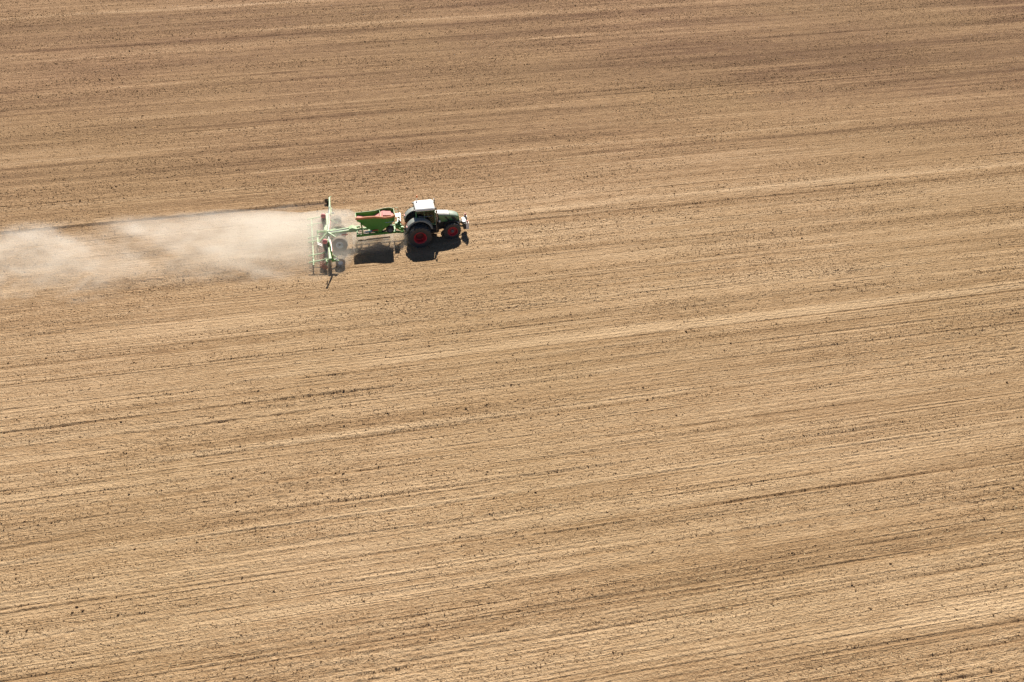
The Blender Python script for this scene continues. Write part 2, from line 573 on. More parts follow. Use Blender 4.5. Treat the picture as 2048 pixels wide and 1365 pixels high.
# ------------------------------------------------------------------ mesh helpers
class MB:
    """Collects shapes and links them as one mesh object. Coordinates are in the frame of the rig; off moves them into the frame of the thing."""

    def __init__(self):
        self.v, self.f = [], []

    def add(self, vs, fs):
        k = len(self.v)
        self.v += [tuple(p) for p in vs]
        self.f += [tuple(i + k for i in f) for f in fs]
        return self

    def box(self, c, s, rot=None):
        pts = []
        for x in (-0.5, 0.5):
            for y in (-0.5, 0.5):
                for z in (-0.5, 0.5):
                    p = Vector((x * s[0], y * s[1], z * s[2]))
                    if rot is not None:
                        p = rot @ p
                    pts.append(p + Vector(c))
        return self.add(pts, [(0, 1, 3, 2), (4, 6, 7, 5), (0, 4, 5, 1), (2, 3, 7, 6), (0, 2, 6, 4), (1, 5, 7, 3)])

    def bar(self, p0, p1, w, h):
        p0, p1 = Vector(p0), Vector(p1)
        d = (p1 - p0)
        up = Vector((0, 0, 1)) if abs(d.normalized().z) < 0.95 else Vector((1, 0, 0))
        s = d.cross(up).normalized()
        t = s.cross(d).normalized()
        pts = []
        for p in (p0, p1):
            for a, b_ in ((-1, -1), (1, -1), (1, 1), (-1, 1)):
                pts.append(p + s * (a * w / 2) + t * (b_ * h / 2))
        return self.add(pts, [(3, 2, 1, 0), (4, 5, 6, 7), (0, 1, 5, 4), (1, 2, 6, 5), (2, 3, 7, 6), (3, 0, 4, 7)])

    def cyl(self, p0, p1, r, n=12, r2=None):
        return self.loft([self.ring(p0, p1, p0, r, n), self.ring(p0, p1, p1, r if r2 is None else r2, n)])

    @staticmethod
    def ring(a, b, at, r, n):
        d = (Vector(b) - Vector(a)).normalized()
        up = Vector((0, 0, 1)) if abs(d.z) < 0.9 else Vector((1, 0, 0))
        s = d.cross(up).normalized()
        t = s.cross(d).normalized()
        return [Vector(at) + s * (r * math.cos(2 * math.pi * i / n)) + t * (r * math.sin(2 * math.pi * i / n)) for i in range(n)]

    def tube(self, pts, r, n=8):
        rings = []
        for i, p in enumerate(pts):
            a = pts[max(0, i - 1)]
            b_ = pts[min(len(pts) - 1, i + 1)]
            rings.append(self.ring(a, b_, p, r, n))
        return self.loft(rings)

    def loft(self, rings, cap=True, closed=True):
        n = len(rings[0])
        vs = [p for r_ in rings for p in r_]
        fs = []
        for i in range(len(rings) - 1):
            for j in range(n if closed else n - 1):
                k = (j + 1) % n
                fs.append((i * n + j, i * n + k, (i + 1) * n + k, (i + 1) * n + j))
        if cap:
            fs.append(tuple(range(n))[::-1])
            fs.append(tuple((len(rings) - 1) * n + j for j in range(n)))
        return self.add(vs, fs)

    def prism(self, poly, y0, y1):
        """Polygon in x, z swept along y."""
        return self.loft([[(x, y0, z) for x, z in poly], [(x, y1, z) for x, z in poly]])

    def lathe(self, prof, c, n=40, closed=False):
        """Profile of (radius, y) turned about the y axis through c."""
        rings = []
        for r_, y in prof:
            rings.append([(c[0] + r_ * math.cos(2 * math.pi * i / n), c[1] + y, c[2] + r_ * math.sin(2 * math.pi * i / n)) for i in range(n)])
        if closed:
            rings.append(rings[0])
        return self.loft(rings, cap=not closed)

    def build(self, name, mat, parent=None, smooth=False, bevel=0.0, off=(0, 0, 0), kind=None, label=None):
        me = bpy.data.meshes.new(name)
        o3 = Vector(off)
        me.from_pydata([tuple(Vector(p) - o3) for p in self.v], [], self.f)
        import bmesh
        bm = bmesh.new()
        bm.from_mesh(me)
        bmesh.ops.remove_doubles(bm, verts=bm.verts, dist=1e-5)
        bmesh.ops.recalc_face_normals(bm, faces=bm.faces)
        if bevel:
            es = [e for e in bm.edges if len(e.link_faces) == 2 and e.calc_face_angle(0) > 0.5]
            bmesh.ops.bevel(bm, geom=es, offset=bevel, segments=2, affect='EDGES', clamp_overlap=True)
        bm.to_mesh(me)
        bm.free()
        me.materials.append(M[mat] if isinstance(mat, str) else mat)
        if smooth:
            me.polygons.foreach_set('use_smooth', [True] * len(me.polygons))
            try:
                me.set_sharp_from_angle(angle=R(38))
            except Exception:
                pass
        o = bpy.data.objects.new(name, me)
        COL.objects.link(o)
        if parent is not None:
            o.parent = parent
        if kind:
            o['kind'] = kind
        if label:
            o['label'] = label
        return o


def thing(name, label, cat, x=0.0, y=0.0):
    o = bpy.data.objects.new(name, None)
    COL.objects.link(o)
    o.empty_display_size = 0.5
    o.location = to_world(x, y)
    o.rotation_euler = (0, 0, ROW)
    o['label'] = label
    o['category'] = cat
    return o


def copy_tree(o, parent):
    c = o.copy()
    COL.objects.link(c)
    c.parent = parent
    for ch in [k for k in bpy.data.objects if k.parent == o]:
        copy_tree(ch, c)
    return c


def part_empty(name, parent, loc):
    o = bpy.data.objects.new(name, None)
    COL.objects.link(o)
    o.parent = parent
    o.location = loc
    o.empty_display_size = 0.3
    return o


def make_wheel(parent, loc, rad, width, rim_r, side, rubber, rim_mat, lugs=0, dish=0.25, hub=True, hub_out=0.0, lug_h=0.055, ribs=0, hub_mat='hub_grey', hub_r=0.33):
    """side = -1: outer face towards -y."""
    w = part_empty('wheel', parent, loc)
    hw = width / 2
    s = side
    prof = [(rim_r, -hw * 0.86), (rim_r * 1.06, -hw * 0.97), (rim_r + (rad - rim_r) * 0.5, -hw * 1.04), (rad * 0.955, -hw * 0.97), (rad * 0.99, -hw * 0.8), (rad, 0),
            (rad * 0.99, hw * 0.8), (rad * 0.955, hw * 0.97), (rim_r + (rad - rim_r) * 0.5, hw * 1.04), (rim_r * 1.06, hw * 0.97), (rim_r, hw * 0.86), (rim_r * 0.97, 0)]
    t = MB()
    t.lathe(prof, (0, 0, 0), 48, closed=True)
    t.build('tyre', rubber, w, smooth=True)
    if lugs:
        g = MB()
        for half in (-1, 1):
            for i in range(lugs):
                a0 = 2 * math.pi * (i + (0.5 if half > 0 else 0.0)) / lugs
                rings = []
                for k, (yy, da) in enumerate(((0.02, 0.0), (0.38, 0.10), (0.78, 0.23), (1.02, 0.30))):
                    a = a0 + da * 1.15
                    tw = 0.042 / rad * (1.0 + 0.25 * k / 3)
                    top = rad + lug_h - (0.035 if k == 3 else 0.0)
                    base = rad * (0.93 if k == 3 else 0.97)
                    pts = []
                    for ang, rr in ((a - tw, base), (a - tw * 0.8, top), (a + tw * 0.8, top), (a + tw, base)):
                        pts.append((rr * math.cos(ang), half * yy * hw, rr * math.sin(ang)))
                    rings.append(pts)
                g.loft(rings)
        g.build('tread_lugs', 'lug_rubber', w, kind='stuff')
    if ribs:
        g = MB()
        for i in range(ribs):
            y = -hw * 0.8 + 1.6 * hw * i / (ribs - 1)
            for k in range(30):
                a = 2 * math.pi * (k + 0.5 * (i % 2)) / 30
                g.box((rad * math.cos(a), y, rad * math.sin(a)), (0.035, hw * 1.1 / ribs, 0.07), Matrix.Rotation(-a, 3, 'Y'))
        g.build('tread_blocks', rubber, w, kind='stuff')
    # rim: barrel open to the outside, dish set back
    rm = MB()
    o_ = s * hw * 0.9
    i_ = s * (hw * 0.9 - dish)
    rm.lathe([(rim_r * 1.02, o_), (rim_r * 1.04, o_ + s * 0.015), (rim_r * 0.96, o_ + s * 0.012), (rim_r * 0.86, o_ - s * 0.06), (rim_r * 0.84, i_ + s * 0.02), (rim_r * 0.62, i_),
              (rim_r * 0.40, i_ + s * 0.03), (0.01, i_ + s * 0.03), (0.01, i_ - s * 0.03), (rim_r * 0.86, i_ - s * 0.04), (rim_r * 0.97, -s * hw * 0.8), (rim_r * 1.02, -s * hw * 0.85)], (0, 0, 0), 40, closed=True)
    rm.build('rim', rim_mat, w, smooth=True)
    if hub:
        h = MB()
        h.lathe([(rim_r * hub_r, i_), (rim_r * hub_r, i_ + s * (0.10 + hub_out)), (rim_r * hub_r * 0.76, i_ + s * (0.14 + hub_out)), (0.01, i_ + s * (0.15 + hub_out))], (0, 0, 0), 20)
        h.build('hub', hub_mat, w, smooth=True)
        bl = MB()
        for k in range(8 if lugs else 0):
            a = 2 * math.pi * k / 8
            c = (rim_r * 0.50 * math.cos(a), i_ + s * 0.03, rim_r * 0.50 * math.sin(a))
            bl.cyl(c, (c[0], c[1] + s * 0.05, c[2]), 0.028, 6)
        if lugs:
            bl.build('wheel_bolts', 'hub_grey', w, kind='stuff')
    return w


# ------------------------------------------------------------------ the tractor
tractor = thing('tractor', 'green tractor with white cab roof and red wheel rims pulling the seed drill', 'tractor')
TP = tractor
# chassis: transmission, engine block, axles
c = MB()
c.prism([(-0.65, 0.75), (-0.65, 1.35), (0.1, 1.5), (1.7, 1.5), (3.6, 1.5), (3.85, 1.2), (3.85, 0.95), (2.6, 0.8), (1.6, 0.62), (0.3, 0.62)], -0.3, 0.3)
c.build('chassis', 'dark_metal', TP, bevel=0.03)
c = MB()
c.cyl((0, -1.55, 1.0), (0, 1.55, 1.0), 0.16, 14)
c.box((0, 0, 1.0), (0.6, 1.0, 0.55))
c.build('rear_axle', 'dark_metal', TP, smooth=True)
c = MB()
c.cyl((3.05, -0.75, 0.8), (3.05, 0.75, 0.8), 0.12, 12)
c.box((3.05, 0, 0.82), (0.35, 0.7, 0.3))
c.build('front_axle', 'dark_metal', TP, smooth=True)


# hood lofted from cross sections: x, half width, bottom, shoulder, top
def hood_ring(x, w, zb, zs, zt):
    return [(x, -w * 0.96, zb), (x, -w, zb + (zs - zb) * 0.5), (x, -w * 0.98, zs), (x, -w * 0.90, zs + (zt - zs) * 0.55), (x, -w * 0.72, zs + (zt - zs) * 0.86), (x, -w * 0.36, zt), (x, 0, zt + 0.012),
            (x, w * 0.36, zt), (x, w * 0.72, zs + (zt - zs) * 0.86), (x, w * 0.90, zs + (zt - zs) * 0.55), (x, w * 0.98, zs), (x, w, zb + (zs - zb) * 0.5), (x, w * 0.96, zb)]


c = MB()
c.loft([hood_ring(*r_) for r_ in ((1.66, 0.44, 1.60, 2.24, 2.42), (2.0, 0.455, 1.58, 2.22, 2.41), (2.5, 0.47, 1.56, 2.17, 2.35), (2.88, 0.47, 1.55, 2.12, 2.285))])
c.build('hood', 'tractor_green', TP, smooth=True)
c = MB()
c.loft([hood_ring(*r_) for r_ in ((2.895, 0.468, 1.55, 2.115, 2.275), (3.2, 0.455, 1.54, 2.06, 2.20), (3.5, 0.42, 1.53, 1.98, 2.10), (3.7, 0.36, 1.52, 1.88, 1.98), (3.80, 0.28, 1.53, 1.75, 1.84))])
c.build('hood_nose', 'tractor_green', TP, smooth=True)
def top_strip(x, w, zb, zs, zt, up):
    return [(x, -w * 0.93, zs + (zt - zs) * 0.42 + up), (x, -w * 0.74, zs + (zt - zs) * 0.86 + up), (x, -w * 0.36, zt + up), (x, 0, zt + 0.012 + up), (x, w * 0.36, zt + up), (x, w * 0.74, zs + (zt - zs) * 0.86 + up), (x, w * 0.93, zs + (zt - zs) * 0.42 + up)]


for nm, mt, rows in (('hood_top_glint', 'hood_top_glint', ((1.68, 0.44, 1.60, 2.24, 2.42), (2.0, 0.455, 1.58, 2.22, 2.41), (2.5, 0.47, 1.56, 2.17, 2.35), (2.87, 0.47, 1.55, 2.12, 2.285))),
                     ('nose_top_glint', 'hood_nose', ((2.91, 0.468, 1.55, 2.115, 2.272), (3.2, 0.455, 1.54, 2.06, 2.20), (3.5, 0.42, 1.53, 1.98, 2.10), (3.66, 0.375, 1.52, 1.90, 2.005)))):
    c = MB()  # thin strips laid on the green hood to carry the painted glint
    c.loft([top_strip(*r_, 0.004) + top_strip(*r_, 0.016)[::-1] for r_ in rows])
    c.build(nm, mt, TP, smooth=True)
for s in (-1, 1):
    for (x0, x1) in ((2.42, 2.60), (2.98, 3.28)):
        c = MB()
        y = s * 0.474
        zt = 2.10 - (x0 - 2.4) * 0.12
        poly = [(x0, zt), (x1, zt - 0.02), (x1 + 0.30, 1.66), (x0 + 0.34, 1.62)]
        c.loft([[(a, y - 0.012 * s - 0.03 * s, b_) for a, b_ in poly], [(a, y + 0.012 * s, b_) for a, b_ in poly]])
        c.build('side_grille', 'dark_metal', TP)
    c = MB()
    c.box((3.72, s * 0.22, 1.80), (0.10, 0.16, 0.10), Matrix.Rotation(R(18 * s), 3, 'Z'))
    c.build('headlight', 'lamp', TP, bevel=0.02)
c = MB()
c.box((3.80, 0, 1.56), (0.05, 0.44, 0.36))
c.build('front_grille', 'dark_metal', TP, bevel=0.015)
c = MB()
c.box((2.75, 0, 1.46), (1.95, 0.86, 0.16))
c.build('hood_apron', 'dark_metal', TP, bevel=0.02)

# cab
cf = part_empty('cab', TP, (0, 0, 0))
c = MB()
yl, yu = 0.78, 0.84
for s in (-1, 1):
    c.bar((-0.12, s * 0.72, 1.75), (-0.16, s * 0.80, 3.06), 0.11, 0.11)      # rear post
    c.bar((1.55, s * 0.62, 1.50), (1.50, s * 0.78, 3.06), 0.08, 0.08)        # front post
    c.bar((0.62, s * 0.80, 1.62), (0.58, s * 0.83, 3.06), 0.05, 0.05)
    c.bar((-0.14, s * 0.80, 3.05), (1.50, s * 0.80, 3.05), 0.08, 0.08)
    pts = [(-0.12, 2.42), (0.2, 2.40), (0.55, 2.28), (0.85, 2.05), (1.05, 1.75), (1.55, 1.55)]
    for a, b_ in zip(pts[:-1], pts[1:]):
        c.bar((a[0], s * 0.79, a[1]), (b_[0], s * 0.79, b_[1]), 0.07, 0.09)
c.bar((-0.14, -0.80, 3.05), (-0.14, 0.80, 3.05), 0.08, 0.08)
c.bar((1.50, -0.80, 3.05), (1.50, 0.80, 3.05), 0.08, 0.08)
c.bar((-0.12, -0.72, 1.75), (-0.12, 0.72, 1.75), 0.1, 0.1)
c.build('cab_frame', 'cab_green', cf, bevel=0.012)
c = MB()
c.box((0.72, 0, 1.52), (1.75, 1.24, 0.14))
c.prism([(-0.2, 1.45), (-0.2, 2.35), (0.15, 2.35), (0.55, 2.2), (0.85, 1.95), (1.05, 1.6), (1.05, 1.45)], -0.60, -0.72)
c.prism([(-0.2, 1.45), (-0.2, 2.35), (0.15, 2.35), (0.55, 2.2), (0.85, 1.95), (1.05, 1.6), (1.05, 1.45)], 0.60, 0.72)
c.build('cab_floor', 'dark_metal', cf)
for s in (-1, 1):
    c = MB()
    poly = [(-0.08, 2.44), (0.2, 2.42), (0.55, 2.30), (0.85, 2.07), (1.05, 1.78), (1.50, 1.62), (1.46, 3.02), (-0.10, 3.02)]
    c.loft([[(a, s * (0.775 + 0.03 * (b_ - 1.6)), b_) for a, b_ in poly], [(a, s * (0.769 + 0.03 * (b_ - 1.6)), b_) for a, b_ in poly]])
    c.build('side_window', 'glass', cf)
c = MB()
c.loft([[(1.54, -0.58, 1.66), (1.54, 0.58, 1.66), (1.49, 0.74, 3.0), (1.49, -0.74, 3.0)], [(1.548, -0.58, 1.66), (1.548, 0.58, 1.66), (1.498, 0.74, 3.0), (1.498, -0.74, 3.0)]])
c.build('windscreen', 'glass', cf)
c = MB()
c.loft([[(-0.13, -0.68, 1.82), (-0.13, 0.68, 1.82), (-0.15, 0.74, 3.0), (-0.15, -0.74, 3.0)], [(-0.138, -0.68, 1.82), (-0.138, 0.68, 1.82), (-0.158, 0.74, 3.0), (-0.158, -0.74, 3.0)]])
c.build('rear_window', 'glass', cf)
c = MB()
c.tube([(0.05, -0.835, 2.56), (0.4, -0.85, 2.50), (0.9, -0.85, 2.50), (1.35, -0.84, 2.52)], 0.018, 6)
c.build('door_handrail', 'steel', cf, smooth=True)


def rrect(x0, x1, hw, z, rc):
    pts = []
    for cx, cy_, a0 in ((x1 - rc, hw - rc, 0), (x0 + rc, hw - rc, 90), (x0 + rc, -hw + rc, 180), (x1 - rc, -hw + rc, 270)):
        for k in range(5):
            a = R(a0 + 22.5 * k)
            pts.append((cx + rc * math.cos(a), cy_ + rc * math.sin(a), z))
    return pts


c = MB()
c.loft([rrect(-0.16, 1.56, 0.82, 3.06, 0.16), rrect(-0.20, 1.60, 0.88, 3.11, 0.2), rrect(-0.20, 1.58, 0.88, 3.20, 0.2), rrect(-0.15, 1.53, 0.82, 3.27, 0.2), rrect(-0.05, 1.42, 0.70, 3.315, 0.2), rrect(0.2, 1.15, 0.45, 3.335, 0.2)])
roof = c.build('roof', 'roof_white', TP, smooth=True)
for s in (-1, 1):
    c = MB()
    c.box((1.61, s * 0.62, 3.12), (0.10, 0.20, 0.11))
    c.build('work_light', 'dark_metal', roof, bevel=0.015)
    c = MB()
    c.box((-0.24, s * 0.72, 3.14), (0.12, 0.18, 0.11))
    c.build('work_light', 'dark_metal', roof, bevel=0.015)
# seat, steering wheel, console
c = MB()
c.box((0.45, 0, 2.0), (0.5, 0.5, 0.14))
c.box((0.20, 0, 2.38), (0.14, 0.48, 0.72), Matrix.Rotation(R(-8), 3, 'Y'))
c.box((0.42, 0, 1.78), (0.3, 0.3, 0.38))
c.build('driver_seat', 'seat', cf, bevel=0.03)
c = MB()
cen = Vector((1.05, 0, 2.36))
tilt = Matrix.Rotation(R(-32), 3, 'Y')
pts = [cen + tilt @ Vector((0.21 * math.cos(2 * math.pi * i / 20), 0.21 * math.sin(2 * math.pi * i / 20), 0)) for i in range(21)]
c.tube(pts, 0.022, 6)
c.bar(cen + tilt @ Vector((-0.2, 0, 0)), cen + tilt @ Vector((0.2, 0, 0)), 0.03, 0.02)
c.build('steering_wheel', 'hub_grey', cf, smooth=True)
c = MB()
c.cyl(cen, (1.25, 0, 1.6), 0.05, 8)
c.box((1.28, 0, 1.85), (0.22, 0.4, 0.5))
c.box((0.62, -0.42, 2.12), (0.5, 0.16, 0.28))
c.build('dashboard', 'seat', cf, bevel=0.02)
# fenders
for s in (-1, 1):
    c = MB()
    outer, inner = [], []
    rr = 1.24
    arc = [R(a) for a in np.linspace(12, 168, 15)]
    rings = []
    for a in arc:
        x, z = 0.06 + rr * math.cos(a), 1.20 + rr * math.sin(a)
        xi, zi = 0.06 + (rr - 0.045) * math.cos(a), 1.20 + (rr - 0.045) * math.sin(a)
        xd, zd = 0.06 + (rr - 0.16) * math.cos(a), 1.20 + (rr - 0.16) * math.sin(a)
        rings.append([(x, s * 0.62, z), (x, s * 1.22, z), (x * 1.0, s * 1.29, z - 0.03 * math.sin(a)), (xd, s * 1.31, zd), (xd, s * 1.285, zd), (xi, s * 1.25, zi), (xi, s * 0.62, zi)])
    c.loft(rings)
    c.build('fender', 'fender', TP, smooth=True)
    c = MB()
    c.box((-1.06, s * 1.05, 1.72), (0.07, 0.34, 0.14))
    c.build('tail_light', 'red', TP, bevel=0.015)
# near-side fuel tank and steps
c = MB()
c.box((1.42, -0.62, 1.02), (0.86, 0.46, 0.72))
c.build('fuel_tank', 'dark_metal', TP, bevel=0.08)
c = MB()
c.box((1.42, 0.62, 1.02), (0.86, 0.46, 0.72))
c.build('battery_box', 'dark_metal', TP, bevel=0.06)
for s in (-1, 1):
    for k in range(3):
        c = MB()
        c.box((1.35, s * (0.92 + 0.03 * k), 1.30 - 0.32 * k), (0.46, 0.16, 0.035))
        c.build('step', 'dark_metal', TP)
    c = MB()
    c.tube([(1.62, s * 0.95, 0.6), (1.64, s * 0.95, 1.3), (1.58, s * 0.86, 2.1)], 0.02, 6)
    c.build('grab_rail', 'steel', TP, smooth=True)
# exhaust in front of the near cab post
c = MB()
c.tube([(1.72, -0.60, 1.75), (1.72, -0.64, 2.0), (1.70, -0.66, 2.9)], 0.085, 14)
ex = c.build('exhaust', 'steel', TP, smooth=True)
c = MB()
c.tube([(1.70, -0.66, 2.88), (1.70, -0.66, 3.12), (1.66, -0.70, 3.22)], 0.05, 10)
c.build('tailpipe', 'dark_metal', ex, smooth=True)
c = MB()
c.tube([(1.85, -0.60, 1.70), (1.86, -0.66, 2.2), (1.80, -0.68, 2.55)], 0.06, 10)
c.build('air_intake', 'dark_metal', TP, smooth=True)
c = MB()
c.box((1.95, -0.66, 1.78), (0.16, 0.14, 0.2))
c.build('front_work_light', 'lamp', TP, bevel=0.02)
# mirrors on both sides
for s in (-1, 1):
    mr = part_empty('mirror', TP, (0, 0, 0))
    c = MB()
    c.tube([(1.55, s * 0.80, 3.04), (1.72, s * 1.02, 3.10), (1.76, s * 1.30, 3.06), (1.76, s * 1.32, 2.45), (1.58, s * 0.78, 2.35)], 0.022, 6)
    c.build('mirror_arm', 'dark_metal', mr, smooth=True)
    c = MB()
    c.box((1.74, s * 1.30, 2.82), (0.09, 0.22, 0.42))
    c.build('mirror_housing', 'dark_metal', mr, bevel=0.02)
    c = MB()
    c.box((1.69, s * 1.30, 2.82), (0.012, 0.18, 0.36))
    c.build('mirror_glass', 'chrome', mr)
# beacon on its pole
bc = part_empty('beacon', TP, (0, 0, 0))
c = MB()
c.cyl((0.15, 0.80, 3.2), (0.15, 0.82, 3.62), 0.022, 8)
c.build('beacon_pole', 'white_plate', bc, smooth=True)
c = MB()
c.loft([MB.ring((0, 0, 0), (0, 0, 1), (0.15, 0.82, z), r_, 12) for z, r_ in ((3.60, 0.075), (3.64, 0.085), (3.74, 0.08), (3.79, 0.05))])
c.build('beacon_lens', 'beacon', bc, smooth=True)
# roof aerial
c = MB()
c.cyl((0.9, 0.3, 3.32), (0.9, 0.3, 3.37), 0.11, 14)
c.build('satellite_receiver', 'white_plate', TP, smooth=True)
# wheels: rear pair of duals on each side, single front wheels
for s in (-1, 1):
    make_wheel(TP, (0, s * 1.70, 1.0), 1.03, 0.60, 0.56, s, 'black_rubber', 'rim_red', lugs=20, dish=0.46, hub_mat='rim_shaded', hub_r=0.62, hub_out=-0.04)
    make_wheel(TP, (0, s * 0.98, 1.0), 1.03, 0.60, 0.56, s, 'black_rubber', 'rim_red', lugs=20, dish=0.20, hub=False)
    w = make_wheel(TP, (3.05, s * 0.80, 0.79), 0.76, 0.52, 0.45, s, 'black_rubber', 'rim_red', lugs=18, dish=0.20, hub_out=0.05, lug_h=0.05)
    w.rotation_euler = (0, 0, R(3))
    c = MB()
    rings = []
    for a in np.linspace(40, 150, 9):
        a = R(a)
        rings.append([(3.05 + 0.9 * math.cos(a), s * 0.56, 0.82 + 0.9 * math.sin(a)), (3.05 + 0.9 * math.cos(a), s * 0.80, 0.82 + 0.9 * math.sin(a)), (3.05 + 0.87 * math.cos(a), s * 0.80, 0.82 + 0.87 * math.sin(a)), (3.05 + 0.87 * math.cos(a), s * 0.56, 0.82 + 0.87 * math.sin(a))])
    c.loft(rings)
    c.build('front_fender', 'dark_metal', TP, smooth=True)
# front linkage, weight, boards
for s in (-1, 1):
    c = MB()
    c.bar((3.75, s * 0.34, 0.95), (4.25, s * 0.36, 0.80), 0.09, 0.14)
    c.build('lift_arm', 'dark_metal', TP, bevel=0.01)
c = MB()
c.bar((3.82, 0, 1.30), (4.22, 0, 1.18), 0.07, 0.07)
c.build('top_link', 'steel', TP)
c = MB()
c.prism([(4.12, 0.62), (4.12, 1.18), (4.22, 1.26), (4.46, 1.22), (4.56, 1.05), (4.56, 0.66)], -0.62, 0.62)
fw = c.build('front_weight', 'dark_metal', TP, bevel=0.03)
c = MB()
c.box((4.25, 0.02, 1.30), (0.30, 0.86, 0.05))
c.build('weight_cover', 'white_plate', fw, bevel=0.01)
for s in (-1, 1):
    bd = MB()
    bd.box((4.60, s * 0.56, 1.02), (0.03, 0.30, 0.62))
    bd.box((4.48, s * 0.725, 1.02), (0.26, 0.03, 0.62))
    b1 = bd.build('warning_board', 'white_plate', fw)
    c = MB()
    c.box((4.48, s * 0.66, 1.47), (0.12, 0.16, 0.22))
    c.build('marker_light', 'red', fw, bevel=0.03)
    c = MB()
    c.cyl((4.36, s * 0.45, 1.2), (4.36, s * 0.45, 1.52), 0.03, 8)
    c.build('light_post', 'dark_metal', fw)
# rear linkage and tow hook
for s in (-1, 1):
    c = MB()
    c.bar((-0.35, s * 0.32, 0.72), (-1.25, s * 0.42, 0.62), 0.08, 0.12)
    c.build('rear_lift_arm', 'dark_metal', TP, bevel=0.01)
    c = MB()
    c.cyl((-0.45, s * 0.36, 1.42), (-0.95, s * 0.40, 0.66), 0.035, 8)
    c.build('lift_rod', 'steel', TP, smooth=True)

# ------------------------------------------------------------------ the seed drill
DX = -7.2
drill = thing('seed_drill', 'wide green trailed seed drill with open hopper, hitched behind the tractor', 'seed drill', DX, 0.0)
DP = drill
DO = (DX, 0, 0)


def dpart(mb, name, mat, parent=None, **kw):
    return mb.build(name, mat, DP if parent is None else parent, off=DO, **kw)


# drawbar and long main frame
for s in (-1, 1):
    c = MB()
    c.bar((-1.30, s * 0.10, 0.66), (-2.15, s * 0.52, 1.05), 0.12, 0.18)
    dpart(c, 'drawbar', 'drill_green', bevel=0.01)
    c = MB()
    c.bar((-2.05, s * 0.55, 1.05), (-5.6, s * 0.55, 1.02), 0.14, 0.20)
    dpart(c, 'side_rail', 'drill_green', bevel=0.012)
    c = MB()
    c.bar((-5.2, s * 0.22, 1.52), (-8.1, s * 0.16, 1.30), 0.14, 0.16)
    dpart(c, 'rear_boom', 'drill_green_lit_dusty', bevel=0.012)
    c = MB()
    c.bar((-5.0, s * 0.50, 0.98), (-5.08, s * 0.50, 2.25), 0.20, 0.10)
    dpart(c, 'hopper_leg', 'drill_green', bevel=0.012)
    c = MB()
    c.bar((-2.45, s * 0.48, 1.0), (-2.5, s * 0.50, 1.95), 0.12, 0.10)
    dpart(c, 'hopper_strut', 'drill_green', bevel=0.012)
    c = MB()
    c.bar((-2.6, s * 0.62, 0.62), (-5.5, s * 0.62, 0.55), 0.10, 0.10)
    dpart(c, 'lower_rail', 'brown_rail', bevel=0.01)
for x in (-2.1, -3.3, -4.4, -5.5):
    c = MB()
    c.bar((x, -0.49, 1.03), (x, 0.49, 1.03), 0.12, 0.14)
    dpart(c, 'cross_member', 'drill_green', bevel=0.01)
c = MB()
c.box((-6.0, 0, 1.32), (0.9, 0.30, 0.22))
c.prism([(-5.5, 1.35), (-6.2, 1.30), (-6.2, 1.62), (-5.9, 1.72), (-5.5, 1.55)], -0.30, 0.30)
dpart(c, 'frame_gusset', 'drill_green_lit_dusty', bevel=0.02)
# red hydraulic rams along the frame
for (p0, p1) in (((-4.85, -0.42, 1.30), (-3.6, -0.42, 1.36)), ((-4.85, -0.20, 1.12), (-3.7, -0.20, 1.12)), ((-7.6, -0.34, 1.12), (-6.35, -0.34, 1.16)), ((-7.6, 0.34, 1.12), (-6.35, 0.34, 1.16))):
    p0, p1 = Vector(p0), Vector(p1)
    mid = p0.lerp(p1, 0.55)
    c = MB()
    c.cyl(mid, p1, 0.062, 10)
    ram = dpart(c, 'hydraulic_ram', 'red', smooth=True)
    c = MB()
    c.cyl(p0, mid, 0.034, 8)
    dpart(c, 'ram_rod', 'chrome', ram, smooth=True)
for k in range(3):
    c = MB()
    y = -0.30 + 0.22 * k
    c.tube([(-4.9, y, 1.22 + 0.05 * k), (-6.0, y * 0.8, 1.45), (-7.2, y * 0.6, 1.42), (-8.0, y * 0.5, 1.36)], 0.035, 7)
    dpart(c, 'seed_pipe', 'white_plate' if k == 1 else 'hose_black', smooth=True)


# hopper: rings from top to bottom, plan outline wider at the front
def hop_ring(z, k, x0, x1, lean=0.0):
    """k scales the width; x0 rear end, x1 front end."""
    out = []
    side = [(0.0, 0.40), (0.03, 0.47), (0.30, 0.48), (0.50, 0.52), (0.66, 0.72), (0.76, 0.84), (0.90, 0.82), (0.985, 0.62), (1.0, 0.56)]
    for t_, w_ in side:
        out.append((x0 + (x1 - x0) * t_, -w_ * k, z))
    for t_, w_ in reversed(side):
        out.append((x0 + (x1 - x0) * t_, w_ * k, z))
    return out


c = MB()
c.loft([hop_ring(2.80, 1.0, -5.50, -2.02), hop_ring(2.42, 0.99, -5.42, -2.06), hop_ring(2.22, 0.98, -5.12, -2.08), hop_ring(1.95, 0.94, -4.95, -2.35), hop_ring(1.50, 0.80, -4.50, -2.95), hop_ring(1.08, 0.58, -4.05, -3.40),
        hop_ring(1.10, 0.54, -4.03, -3.42), hop_ring(1.52, 0.76, -4.46, -2.99), hop_ring(1.97, 0.90, -4.91, -2.39), hop_ring(2.24, 0.94, -5.06, -2.12), hop_ring(2.44, 0.95, -5.36, -2.10), hop_ring(2.80, 0.955, -5.44, -2.07)], cap=False)
n_r = 18
k0 = len(c.v) - n_r
c.f += [(j, (j + 1) % n_r, k0 + (j + 1) % n_r, k0 + j) for j in range(n_r)]
c.f += [tuple(range(5 * n_r, 6 * n_r))]
hop = dpart(c, 'hopper', 'drill_green', smooth=True)
# rolled rim round the opening
c = MB()
ring = hop_ring(2.815, 0.985, -5.48, -2.035)
c.tube(ring + [ring[0]], 0.035, 6)
dpart(c, 'hopper_rim', 'drill_green_lit_dusty', hop, smooth=True)
